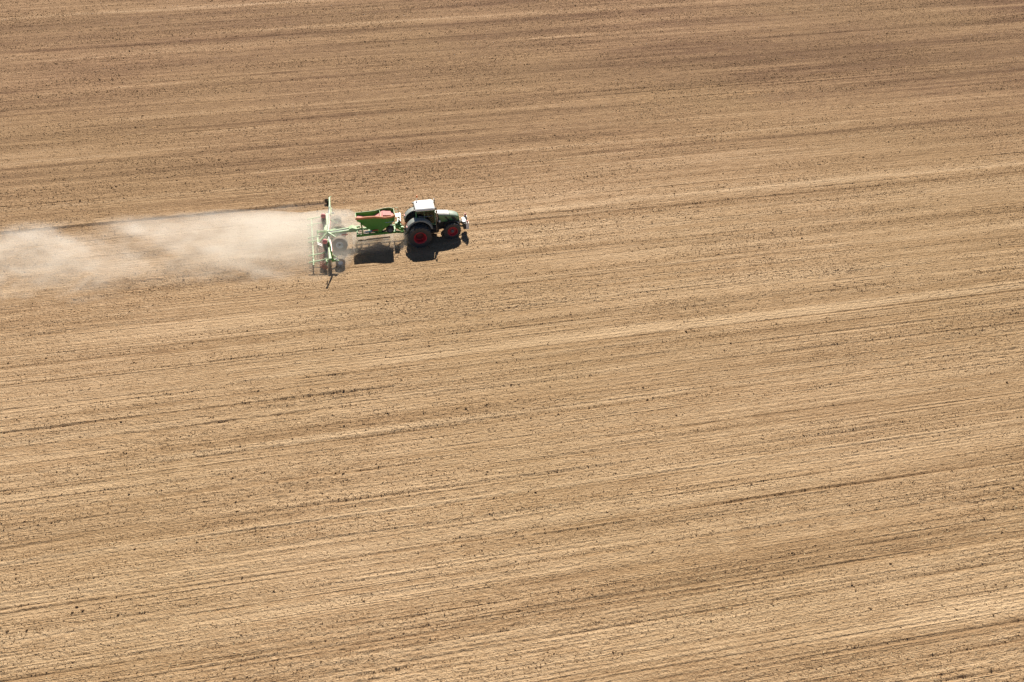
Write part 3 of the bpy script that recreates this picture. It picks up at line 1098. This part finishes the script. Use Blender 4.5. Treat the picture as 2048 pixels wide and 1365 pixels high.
# seed heap with a hollow, filled higher in the front bay
c = MB()
gx, gy = 26, 9
pts, fs = [], []
prof_t = [0.0, 0.03, 0.30, 0.50, 0.66, 0.76, 0.90, 0.985, 1.0]
prof_w = [0.40, 0.47, 0.48, 0.52, 0.72, 0.84, 0.82, 0.62, 0.56]
for i in range(gx):
    t_ = i / (gx - 1)
    hw = float(np.interp(t_, prof_t, prof_w)) * 0.90
    for j in range(gy):
        q = -1 + 2 * j / (gy - 1)
        z = 2.52 + 0.10 * math.cos(t_ * 9.0) - 0.05 * q * q
        if t_ > 0.62:
            z += 0.10 * min(1, (t_ - 0.62) / 0.04)
        pts.append((-5.38 + 3.24 * t_, hw * q, z))
for i in range(gx - 1):
    for j in range(gy - 1):
        a = i * gy + j
        fs.append((a, a + 1, a + gy + 1, a + gy))
c.add(pts, fs)
dpart(c, 'seed_heap', 'seed', hop, smooth=True, label='pink dressed seed filling the open hopper')
c = MB()
c.box((-3.30, 0, 2.66), (0.035, 1.16, 0.22))
dpart(c, 'hopper_divider', 'drill_green', hop)
c = MB()
c.box((-2.70, 0.0, 2.74), (0.75, 0.75, 0.03), Matrix.Rotation(R(6), 3, 'Y'))
dpart(c, 'sieve_plate', M['seed'], hop)
# rolled tarpaulin lying along the near edge
c = MB()
edge_pts = []
random.seed(4)
for t_, w_ in ((0.0, 0.50), (0.12, 0.53), (0.3, 0.52), (0.5, 0.55), (0.62, 0.68), (0.74, 0.86), (0.9, 0.85), (0.985, 0.66)):
    edge_pts.append((-5.52 + 3.5 * t_, -w_ - 0.03, 2.80 + random.uniform(-0.02, 0.02)))
rings = []
for i, p in enumerate(edge_pts):
    a = edge_pts[max(0, i - 1)]
    b_ = edge_pts[min(len(edge_pts) - 1, i + 1)]
    rings.append(MB.ring(a, b_, p, 0.11 + random.uniform(-0.02, 0.025), 9))
c.loft(rings)
dpart(c, 'rolled_tarpaulin', 'tarp', hop, smooth=True, label='rolled orange tarpaulin along the near edge of the hopper')
c = MB()
c.tube([(-2.95, -0.80, 2.26), (-2.8, -0.86, 2.28), (-2.35, -0.80, 2.28), (-2.2, -0.72, 2.26)], 0.025, 7)
dpart(c, 'grab_handle', 'chrome', hop, smooth=True)
c = MB()
c.box((-2.95, -0.66, 1.96), (0.22, 0.08, 0.10))
dpart(c, 'cover_latch', 'steel', hop, bevel=0.01)
# dosing unit below the hopper and the fan in front of it
c = MB()
c.box((-3.70, 0, 1.06), (0.42, 0.50, 0.32))
c.cyl((-3.45, -0.48, 1.06), (-3.45, 0.2, 1.06), 0.14, 12)
dpart(c, 'dosing_unit', 'hub_grey', bevel=0.02)
c = MB()
c.lathe([(0.10, -0.20), (0.32, -0.18), (0.36, -0.06), (0.36, 0.10), (0.30, 0.18), (0.10, 0.18)], (-2.55, -0.58, 1.42), 24)
fan = dpart(c, 'fan_housing', 'dark_metal', smooth=True)
c = MB()
c.lathe([(0.20, -0.02), (0.19, -0.10), (0.02, -0.12)], (-2.55, -0.76, 1.42), 16)
dpart(c, 'fan_guard', 'hub_grey', fan, smooth=True)
c = MB()
c.loft([MB.ring((0, 0, 0), (0, 0, 1), (-2.45, -0.50, z), r_, 12) for z, r_ in ((1.74, 0.12), (1.86, 0.15), (1.92, 0.12))])
dpart(c, 'air_filter', 'white_plate', fan, smooth=True)
c = MB()
c.tube([(-2.8, -0.5, 1.35), (-3.1, -0.4, 1.15), (-3.5, -0.2, 1.0)], 0.08, 10)
dpart(c, 'air_duct', 'hose_black', smooth=True)
# access platform and steps at the front of the hopper
ld = part_empty('ladder', DP, (0, 0, 0))
for s in (0.02, 0.62):
    c = MB()
    c.tube([(-1.50, s - 0.1, 1.45), (-1.62, s - 0.1, 2.1), (-1.66, s - 0.1, 2.92), (-1.90, s - 0.1, 2.94)], 0.026, 6)
    dpart(c, 'ladder_rail', 'drill_green_lit_dusty', ld, smooth=True)
for k in range(4):
    c = MB()
    c.box((-1.66 + 0.02 * k, 0.22, 1.56 + 0.26 * k), (0.24, 0.56, 0.035))
    dpart(c, 'ladder_step', 'steel', ld)
c = MB()
c.box((-1.72, 0.22, 2.30), (0.36, 0.62, 0.04))
dpart(c, 'platform', 'steel', ld)
c = MB()
c.box((-1.78, -0.10, 1.50), (0.5, 0.62, 0.34))
dpart(c, 'valve_block', 'drill_green', bevel=0.03)
# hydraulic hoses between tractor and drill
random.seed(9)
for k in range(9):
    y0 = random.uniform(-0.28, 0.28)
    y1 = random.uniform(-0.35, 0.35)
    zt = random.uniform(1.25, 1.75)
    c = MB()
    c.tube([(-0.68, y0, 1.22), (-0.95, y0, zt - 0.2), (-1.25, (y0 + y1) / 2, zt - 0.35), (-1.5, y1, zt - 0.2), (-1.75, y1, 1.55)], 0.026, 6)
    dpart(c, 'hydraulic_hose', random.choice(['hose_black', 'hose_grey', 'hose_black', 'tarp']), smooth=True)
c = MB()
c.box((-1.45, -0.32, 1.25), (0.3, 0.3, 0.3))
dpart(c, 'hose_holder', 'drill_green', bevel=0.05)

# rear: cross beam in two wings, carried by running wheels
for s in (-1, 1):
    wheel = make_wheel(DP, (-7.17 - DX, s * 1.06, 0.68), 0.70, 0.48, 0.33, s, 'grey_rubber', 'rim_grey', dish=0.12, ribs=6, hub=True, hub_out=-0.04)
    make_wheel(DP, (-7.25 - DX, s * 3.52, 0.42), 0.41, 0.60, 0.20, s, 'grey_rubber', 'rim_grey', dish=0.08, ribs=6, hub=False)
    c = MB()
    c.bar((-7.15, s * 0.45, 0.68), (-8.05, s * 0.45, 0.98), 0.12, 0.14)
    dpart(c, 'wheel_arm', 'drill_green_lit_dusty', bevel=0.01)
    c = MB()
    c.bar((-7.25, s * 3.13, 0.46), (-8.05, s * 3.13, 0.92), 0.09, 0.11)
    c.cyl((-7.25, s * 3.1, 0.42), (-7.25, s * 3.5, 0.42), 0.05, 8)
    dpart(c, 'support_arm', 'drill_green_lit_dusty', bevel=0.01)
    c = MB()
    c.bar((-8.06, s * 0.03, 0.97), (-8.06, s * 3.95, 0.97), 0.24, 0.20)
    dpart(c, 'cross_beam', 'drill_green_lit_dusty', bevel=0.015)
    c = MB()
    c.bar((-8.42, s * 0.20, 0.72), (-8.42, s * 3.95, 0.72), 0.10, 0.10)
    dpart(c, 'coulter_beam', 'drill_green_lit_dusty', bevel=0.01)
    for y in (0.5, 2.2, 3.7):
        c = MB()
        c.bar((-8.06, s * y, 0.92), (-8.42, s * y, 0.74), 0.09, 0.07)
        dpart(c, 'beam_bracket', 'drill_green_lit_dusty')
    # braces of the A-frame
    c = MB()
    c.bar((-8.10, s * 0.08, 1.42), (-7.20, s * 0.95, 1.10), 0.12, 0.12)
    dpart(c, 'front_brace', 'drill_green_lit_dusty', bevel=0.01)
    c = MB()
    c.bar((-8.12, s * 0.08, 1.42), (-9.05, s * 0.95, 0.90), 0.12, 0.12)
    dpart(c, 'rear_brace', 'drill_green_lit_dusty', bevel=0.01)
    # distributor tower: red dome over a bundle of seed hoses
    dt = part_empty('distributor', DP, (0, 0, 0))
    tx, ty = -8.38, s * 2.25
    c = MB()
    c.cyl((tx, ty, 0.75), (tx, ty, 1.80), 0.075, 12)
    dpart(c, 'riser_pipe', 'hose_grey', dt, smooth=True)
    c = MB()
    c.loft([MB.ring((0, 0, 0), (0, 0, 1), (tx, ty, z), r_, 18) for z, r_ in ((1.64, 0.17), (1.70, 0.22), (1.80, 0.225), (1.89, 0.205), (1.97, 0.15), (2.02, 0.08), (2.035, 0.02))])
    dpart(c, 'distributor_head', 'pink_plastic', dt, smooth=True)
    for k in range(12):
        a = 2 * math.pi * k / 12
        yo = ty + (k - 5.5) * 0.30
        c = MB()
        c.tube([(tx + 0.15 * math.cos(a), ty + 0.15 * math.sin(a), 1.70), (tx + 0.19 * math.cos(a), ty + 0.19 * math.sin(a), 1.35), (tx + 0.15 * math.cos(a), ty + 0.22 * math.sin(a) + (yo - ty) * 0.15, 1.0),
                (tx - 0.06, ty + (yo - ty) * 0.6, 0.80), (tx - 0.22, yo, 0.62)], 0.032, 6)
        dpart(c, 'seed_hose', 'hose_grey', dt, smooth=True)
    # sowing coulters
    for k in range(12):
        y = s * (0.22 + 0.335 * k)
        cu = part_empty('coulter', DP, (0, 0, 0))
        c = MB()
        c.bar((-8.42, y, 0.70), (-8.80, y, 0.36), 0.06, 0.08)
        c.bar((-8.80, y, 0.46), (-8.86, y, 0.16), 0.05, 0.10)
        dpart(c, 'coulter_arm', 'coulter_orange', cu)
        c = MB()
        c.lathe([(0.02, -0.012), (0.19, -0.006), (0.20, 0.0), (0.19, 0.006), (0.02, 0.012)], (-8.78, y + 0.04, 0.18), 20)
        dpart(c, 'disc', 'disc_steel', cu, smooth=True)
        c = MB()
        c.tube([(-8.52 + 0.03 * math.cos(j * 1.3) - 0.02 * j, y + 0.05 * math.sin(j * 1.3), 0.70 - 0.012 * j) for j in range(18)], 0.014, 5)
        dpart(c, 'spring', 'coulter_orange', cu, smooth=True)
        c = MB()
        c.box((-8.93, y, 0.30), (0.20, 0.10, 0.20), Matrix.Rotation(R(25), 3, 'Y'))
        dpart(c, 'depth_shoe', 'coulter_orange', cu, bevel=0.02)
    # following harrow
    c = MB()
    c.bar((-9.55, s * 0.04, 0.52), (-9.55, s * 3.98, 0.52), 0.11, 0.09)
    dpart(c, 'harrow_bar', 'drill_green_lit_dusty')
    for y in (0.35, 2.65, 3.75):
        c = MB()
        c.bar((-8.35, s * y, 0.98), (-8.75, s * y, 0.86), 0.09, 0.08)
        c.bar((-8.75, s * y, 0.86), (-9.95, s * y, 0.74), 0.085, 0.07)
        c.bar((-9.35, s * y, 0.80), (-9.55, s * y, 0.54), 0.05, 0.05)
        dpart(c, 'harrow_arm', 'drill_green_lit_dusty', bevel=0.008)
    for k in range(14):
        y = s * (0.25 + 0.283 * k)
        c = MB()
        c.tube([(-9.55, y, 0.52), (-9.63, y, 0.40), (-9.62, y, 0.14), (-9.82, y + 0.05, 0.03), (-10.0, y + 0.05, 0.02)], 0.016, 5)
        dpart(c, 'harrow_tine', 'disc_steel', smooth=True)
for s in (-1, 1):
    for k in range(3):
        c = MB()
        c.tube([(-8.0, s * 0.1, 1.30 - 0.05 * k), (-7.93, s * 0.8, 1.12), (-7.94 + 0.05 * k, s * 2.2, 1.10), (-7.93 + 0.04 * k, s * 3.8, 1.09)], 0.022, 6)
        dpart(c, 'hydraulic_line', ('hose_black', 'steel', 'red')[k], smooth=True)
    c = MB()
    c.cyl((-8.05, s * 0.45, 1.14), (-8.05, s * 1.75, 1.14), 0.06, 10)
    dpart(c, 'folding_ram', 'chrome', smooth=True)
    c = MB()
    c.box((-8.28, s * 1.25, 1.10), (0.28, 0.9, 0.10))
    dpart(c, 'hose_tray', 'drill_green_lit_dusty', bevel=0.02)
c = MB()
c.bar((-8.10, 0, 0.95), (-8.10, 0, 1.52), 0.18, 0.18)
dpart(c, 'mast', 'drill_green_lit_dusty', bevel=0.02)
c = MB()
c.bar((-9.05, -0.95, 0.90), (-9.05, 0.95, 0.90), 0.12, 0.10)
c.bar((-9.05, -0.95, 0.90), (-9.05, -0.95, 0.50), 0.06, 0.06)
c.bar((-9.05, 0.95, 0.90), (-9.05, 0.95, 0.50), 0.06, 0.06)
c.bar((-8.15, 0.0, 1.45), (-9.05, 0.55, 1.30), 0.07, 0.07)
c.bar((-9.05, 0.55, 0.94), (-9.05, 0.55, 1.34), 0.07, 0.07)
dpart(c, 'rear_frame', 'drill_green_lit_dusty', bevel=0.01)
c = MB()
for k in range(2):
    c.bar((-8.70, -1.35 - 0.25 * k, 0.95), (-9.10, -1.20 - 0.25 * k, 1.12), 0.10, 0.05)
dpart(c, 'step_plate', 'white_plate')

# track markers: far arm laid out over the field, near arm folded upright
mk = part_empty('track_marker', DP, (0, 0, 0))
c = MB()
c.bar((-7.86, 3.85, 0.95), (-7.78, 5.6, 0.86), 0.17, 0.16)
c.bar((-7.78, 5.6, 0.86), (-7.74, 7.55, 0.72), 0.13, 0.12)
c.bar((-7.70, 3.9, 0.80), (-7.62, 5.5, 0.74), 0.05, 0.05)
dpart(c, 'marker_arm', 'drill_green_lit_dusty', mk, bevel=0.01)
c = MB()
c.tube([(-7.76, 7.5, 0.74), (-7.62, 7.72, 0.72), (-7.55, 7.82, 0.66)], 0.035, 7)
c.cyl((-7.76, 7.5, 0.72), (-7.98, 7.66, 0.30), 0.03, 8)
dpart(c, 'marker_axle', 'drill_green_lit_dusty', mk, smooth=True)
c = MB()
dd = [(0.02, -0.05), (0.16, -0.03), (0.29, 0.02), (0.30, 0.035), (0.28, 0.035), (0.15, -0.01), (0.02, -0.03)]
c.lathe(dd, (0, 0, 0), 28, closed=True)
rot = Matrix.Rotation(R(-22), 3, 'Z') @ Matrix.Rotation(R(10), 3, 'X')
c.v = [tuple(rot @ Vector(p) + Vector((-8.02, 7.70, 0.25))) for p in c.v]
dpart(c, 'marker_disc', 'dark_metal', mk, smooth=True)
c = MB()
c.cyl((-7.95, 3.9, 1.02), (-7.80, 5.3, 0.98), 0.045, 8)
dpart(c, 'marker_ram', 'chrome', mk, smooth=True)
c = MB()
c.tube([(-7.72, 3.6, 1.05), (-7.55, 4.3, 1.12), (-7.55, 5.1, 1.02), (-7.70, 5.6, 0.95)], 0.02, 6)
dpart(c, 'marker_hose', 'hose_black', mk, smooth=True)

mk = part_empty('track_marker', DP, (0, 0, 0))
c = MB()
c.bar((-7.86, -3.98, 0.85), (-7.93, -4.02, 1.9), 0.15, 0.13)
c.bar((-7.93, -4.02, 1.9), (-8.02, -4.00, 2.82), 0.11, 0.10)
dpart(c, 'marker_arm', 'drill_green', mk, bevel=0.01)
c = MB()
c.tube([(-8.02, -4.00, 2.76), (-8.08, -3.88, 2.86), (-8.06, -3.76, 2.80)], 0.032, 7)
c.cyl((-8.02, -3.98, 2.70), (-8.0, -3.70, 2.45), 0.03, 8)
dpart(c, 'marker_axle', 'drill_green_lit_dusty', mk, smooth=True)
c = MB()
c.lathe(dd, (0, 0, 0), 28, closed=True)
rot = Matrix.Rotation(R(78), 3, 'Z')
c.v = [tuple(rot @ Vector(p) + Vector((-8.06, -3.66, 2.30))) for p in c.v]
dpart(c, 'marker_disc', 'dark_metal', mk, smooth=True)
c = MB()
c.box((-7.80, -3.98, 0.86), (0.34, 0.16, 0.20))
c.bar((-7.75, -3.98, 0.85), (-7.35, -4.02, 0.80), 0.10, 0.08)
dpart(c, 'marker_hinge', 'drill_green', mk, bevel=0.01)
c = MB()
c.cyl((-7.72, -3.70, 1.0), (-7.84, -3.94, 1.7), 0.04, 8)
dpart(c, 'marker_ram', 'chrome', mk, smooth=True)
for s in (-1, 1):
    c = MB()
    c.box((-7.52, s * 4.02, 0.98), (0.24, 0.03, 0.20), Matrix.Rotation(R(20), 3, 'Z'))
    dpart(c, 'reflector_plate', 'white_plate', bevel=0.006)
    c = MB()
    c.lathe([(0.02, -0.02), (0.24, -0.01), (0.25, 0.0), (0.24, 0.01), (0.02, 0.02)], (-8.62, s * 4.02, 0.26), 24)
    dpart(c, 'edge_disc', 'coulter_orange', smooth=True)
    c = MB()
    c.bar((-8.30, s * 3.98, 0.80), (-8.62, s * 3.98, 0.28), 0.07, 0.08)
    dpart(c, 'edge_disc_arm', 'drill_green', bevel=0.008)

# ------------------------------------------------------------------ three large clods lying apart from the rest
import bmesh
for (x, y, d, label) in ((-24.02, -37.05, 0.14, 'pale round earth clod, topmost of three large clods near the bottom left corner'),
                         (-24.17, -37.45, 0.13, 'dark earth clod, left lower one of three large clods near the bottom left corner'),
                         (-23.60, -37.42, 0.15, 'dark earth clod, right lower one of three large clods near the bottom left corner')):
    bm = bmesh.new()
    bmesh.ops.create_icosphere(bm, subdivisions=3, radius=0.5)
    rr = random.Random(int(x * 100))
    ph = [rr.uniform(0, 6) for _ in range(6)]
    for vv in bm.verts:
        p = vv.co
        k = 1 + 0.14 * math.sin(5 * p.x + ph[0]) + 0.12 * math.sin(7 * p.y + ph[1]) + 0.10 * math.sin(9 * p.z + 4 * p.x + ph[2]) + 0.05 * math.sin(19 * p.x + 14 * p.y + ph[3])
        vv.co = Vector((p.x * k * d * 1.15, p.y * k * d, p.z * k * d * 0.8))
    me = bpy.data.meshes.new('earth_clod')
    bm.to_mesh(me)
    bm.free()
    me.materials.append(M['clod'])
    o = bpy.data.objects.new('earth_clod', me)
    COL.objects.link(o)
    h0 = float(relief(np.array([x]), np.array([y]))[0])
    o.location = to_world(x, y, h0 + d * 0.28)
    o['label'] = label
    o['category'] = 'clod'
    o['group'] = 'three large clods near the bottom left corner'


# ------------------------------------------------------------------ the dust raised by the drill
def hull(name, secs, mat, label):
    """Closed skin round a plume: x, y centre, half width, top height."""
    c = MB()
    rings = []
    n = 20
    for x, yc, hw, h in secs:
        hw, h = hw * 1.3, h * 1.25
        rings.append([(x, yc + hw * math.cos(2 * math.pi * i / n), -0.15 + (h + 0.15) * max(0.0, math.sin(2 * math.pi * i / n)) ** 0.8 - (0.02 if math.sin(2 * math.pi * i / n) < 0 else 0)) for i in range(n)])
    c.loft(rings)
    x0 = secs[0][0]
    me = bpy.data.meshes.new(name)
    me.from_pydata([tuple(p) for p in c.v], [], c.f)
    bm = bmesh.new()
    bm.from_mesh(me)
    bmesh.ops.recalc_face_normals(bm, faces=bm.faces)
    bm.to_mesh(me)
    bm.free()
    me.materials.append(mat)
    o = bpy.data.objects.new(name, me)
    COL.objects.link(o)
    o.location = ORIGIN
    o.rotation_euler = (0, 0, ROW)
    o['kind'] = 'stuff'
    o['label'] = label
    o['category'] = 'dust'
    return o


def curve(nt, x, pts, lo, hi):
    """Piecewise linear function of x through pts, built as a colour ramp."""
    f = map_range(nt, x, lo, hi)
    r = N(nt, 'ShaderNodeValToRGB')
    vals = [p[1] for p in pts]
    vmax = max(vals)
    vmin = min(vals)
    cr = r.color_ramp
    cr.elements.remove(cr.elements[1])
    for i, (px, pv) in enumerate(sorted(pts)):
        g_ = (pv - vmin) / (vmax - vmin)
        e = cr.elements[0] if i == 0 else cr.elements.new((px - lo) / (hi - lo))
        if i == 0:
            e.position = (px - lo) / (hi - lo)
        e.color = (g_, g_, g_, 1)
    return map_range(nt, r.outputs[0], 0.0, 1.0, vmin, vmax)


def dust_mat(name, dens_pts, yc_pts, hw_pts, h_pts, lo, hi, gain, seed=0.0, step=0.35, thr=(0.36, 0.68), near_x=(-1000.0, 1000.0)):
    m = bpy.data.materials.new(name)
    m.use_nodes = True
    nt = m.node_tree
    nt.nodes.remove(nt.nodes['Principled BSDF'])
    out = nt.nodes['Material Output']
    pv = N(nt, 'ShaderNodeVolumePrincipled')
    pv.inputs['Color'].default_value = (0.997, 0.972, 0.905, 1)
    pv.inputs['Anisotropy'].default_value = 0.25
    tc = N(nt, 'ShaderNodeTexCoord')
    sep = N(nt, 'ShaderNodeSeparateXYZ')
    nt.links.new(tc.outputs['Object'], sep.inputs[0])
    X, Y, Zc = sep.outputs
    dens = curve(nt, X, dens_pts, lo, hi)
    yc = curve(nt, X, yc_pts, lo, hi)
    hw = curve(nt, X, hw_pts, lo, hi)
    hh = curve(nt, X, h_pts, lo, hi)
    yn = math_node(nt, 'DIVIDE', math_node(nt, 'SUBTRACT', Y, yc), hw)
    zn = math_node(nt, 'DIVIDE', Zc, hh)
    r2 = math_node(nt, 'ADD', math_node(nt, 'MULTIPLY', yn, yn), math_node(nt, 'MULTIPLY', zn, zn))
    mp = N(nt, 'ShaderNodeMapping')
    mp.inputs['Location'].default_value = (seed, seed * 0.7, seed * 0.3)
    nt.links.new(tc.outputs['Object'], mp.inputs[0])
    n1 = noise(nt, mp.outputs[0], 1.0, 4.0, 0.55, (0.13, 0.26, 0.30), 1.0)
    n2 = noise(nt, mp.outputs[0], 1.0, 4.0, 0.6, (0.34, 0.62, 0.8), 1.2)
    nn = math_node(nt, 'ADD', math_node(nt, 'MULTIPLY', n1, 0.62), math_node(nt, 'MULTIPLY', n2, 0.38))
    nf = map_range(nt, nn, thr[0], thr[1], 0.0, 1.0, True)
    r2n = math_node(nt, 'ADD', r2, math_node(nt, 'MULTIPLY', math_node(nt, 'SUBTRACT', 0.50, nn), 3.0))
    inner = map_range(nt, r2, 1.05, 1.45, 1.0, 0.0, True)
    env = math_node(nt, 'MULTIPLY', map_range(nt, r2n, 0.0, 1.15, 1.0, 0.0, True), inner)
    near = map_range(nt, X, near_x[0], near_x[1], 0.12, 0.60, True)
    base = math_node(nt, 'ADD', math_node(nt, 'MULTIPLY', nf, math_node(nt, 'SUBTRACT', 1.0, near)), near)
    d = math_node(nt, 'MULTIPLY', math_node(nt, 'MULTIPLY', base, env), math_node(nt, 'MULTIPLY', dens, gain))
    nt.links.new(d, pv.inputs['Density'])
    nt.links.new(pv.outputs[0], out.inputs['Volume'])
    m.cycles.volume_step_rate = step
    return m


dm = dust_mat('dust_plume',
              [(-58, 0.0), (-46, 0.08), (-36, 0.20), (-28, 0.62), (-20, 2.2), (-14, 6.0), (-10.5, 10.0), (-8.5, 5.5), (-6.8, 2.6), (-4.4, 0.0)],
              [(-58, 4.4), (-44, 3.8), (-34, 1.9), (-26, -0.2), (-20, -0.9), (-10.5, -1.0), (-7.5, 0.0), (-4.4, 2.0)],
              [(-58, 4.0), (-44, 6.2), (-26, 7.0), (-20, 6.6), (-15, 6.0), (-10.5, 5.2), (-7.5, 4.5), (-6.0, 3.1), (-4.4, 1.2)],
              [(-58, 1.2), (-44, 2.0), (-26, 2.2), (-20, 2.1), (-15, 1.8), (-10.5, 1.4), (-7.5, 1.4), (-6.0, 1.3), (-4.4, 0.7)], -60.0, -4.0, 1.0, step=0.1, near_x=(-23.0, -11.0), seed=13.0)
hull('dust_cloud', [(-4.4, 2.0, 1.2, 0.7), (-6.0, 1.15, 3.1, 1.4), (-7.5, 0.0, 4.5, 1.4), (-10.5, -1.0, 5.2, 1.4), (-15, -0.95, 6.0, 1.8), (-20, -0.9, 6.6, 2.1), (-26, -0.2, 7.0, 2.2), (-34, 1.9, 6.6, 2.1), (-44, 3.8, 6.2, 2.0), (-58, 4.4, 4.0, 1.2)],
     dm, 'long pale dust cloud drifting behind the seed drill')
dm = dust_mat('dust_under_hopper', [(-6.0, 0.0), (-4.5, 0.7), (-2.5, 0.8), (-1.2, 1.6), (0.4, 0.0)], [(-6.0, -0.3), (0.4, -0.9)], [(-6.0, 1.6), (-2.5, 1.9), (0.4, 1.0)], [(-6.0, 0.6), (-1.5, 0.95), (0.4, 0.5)], -6.5, 1.0, 1.0, seed=31.0, step=0.2)
hull('dust_puff', [(-6.0, -0.3, 1.6, 0.6), (-4.5, -0.45, 1.75, 0.75), (-2.5, -0.65, 1.9, 0.9), (-1.2, -0.75, 1.6, 0.9), (0.4, -0.9, 1.0, 0.5)], dm, 'thin dust hanging between the tractor wheels and the hopper')
dm = dust_mat('dust_from_marker', [(-26, 0.0), (-16, 0.25), (-12, 0.8), (-9.5, 3.0), (-8.1, 0.5)], [(-26, 6.2), (-8.1, 7.5)], [(-26, 1.6), (-14, 1.0), (-8.1, 0.4)], [(-26, 0.8), (-12, 0.5), (-8.1, 0.35)], -26.5, -8.0, 1.0, seed=57.0, step=0.2)
hull('dust_wisp', [(-8.1, 7.5, 0.4, 0.35), (-10, 7.36, 0.6, 0.5), (-14, 7.07, 1.0, 0.6), (-26, 6.2, 1.6, 0.8)], dm, 'wisp of dust trailing behind the far track marker disc')
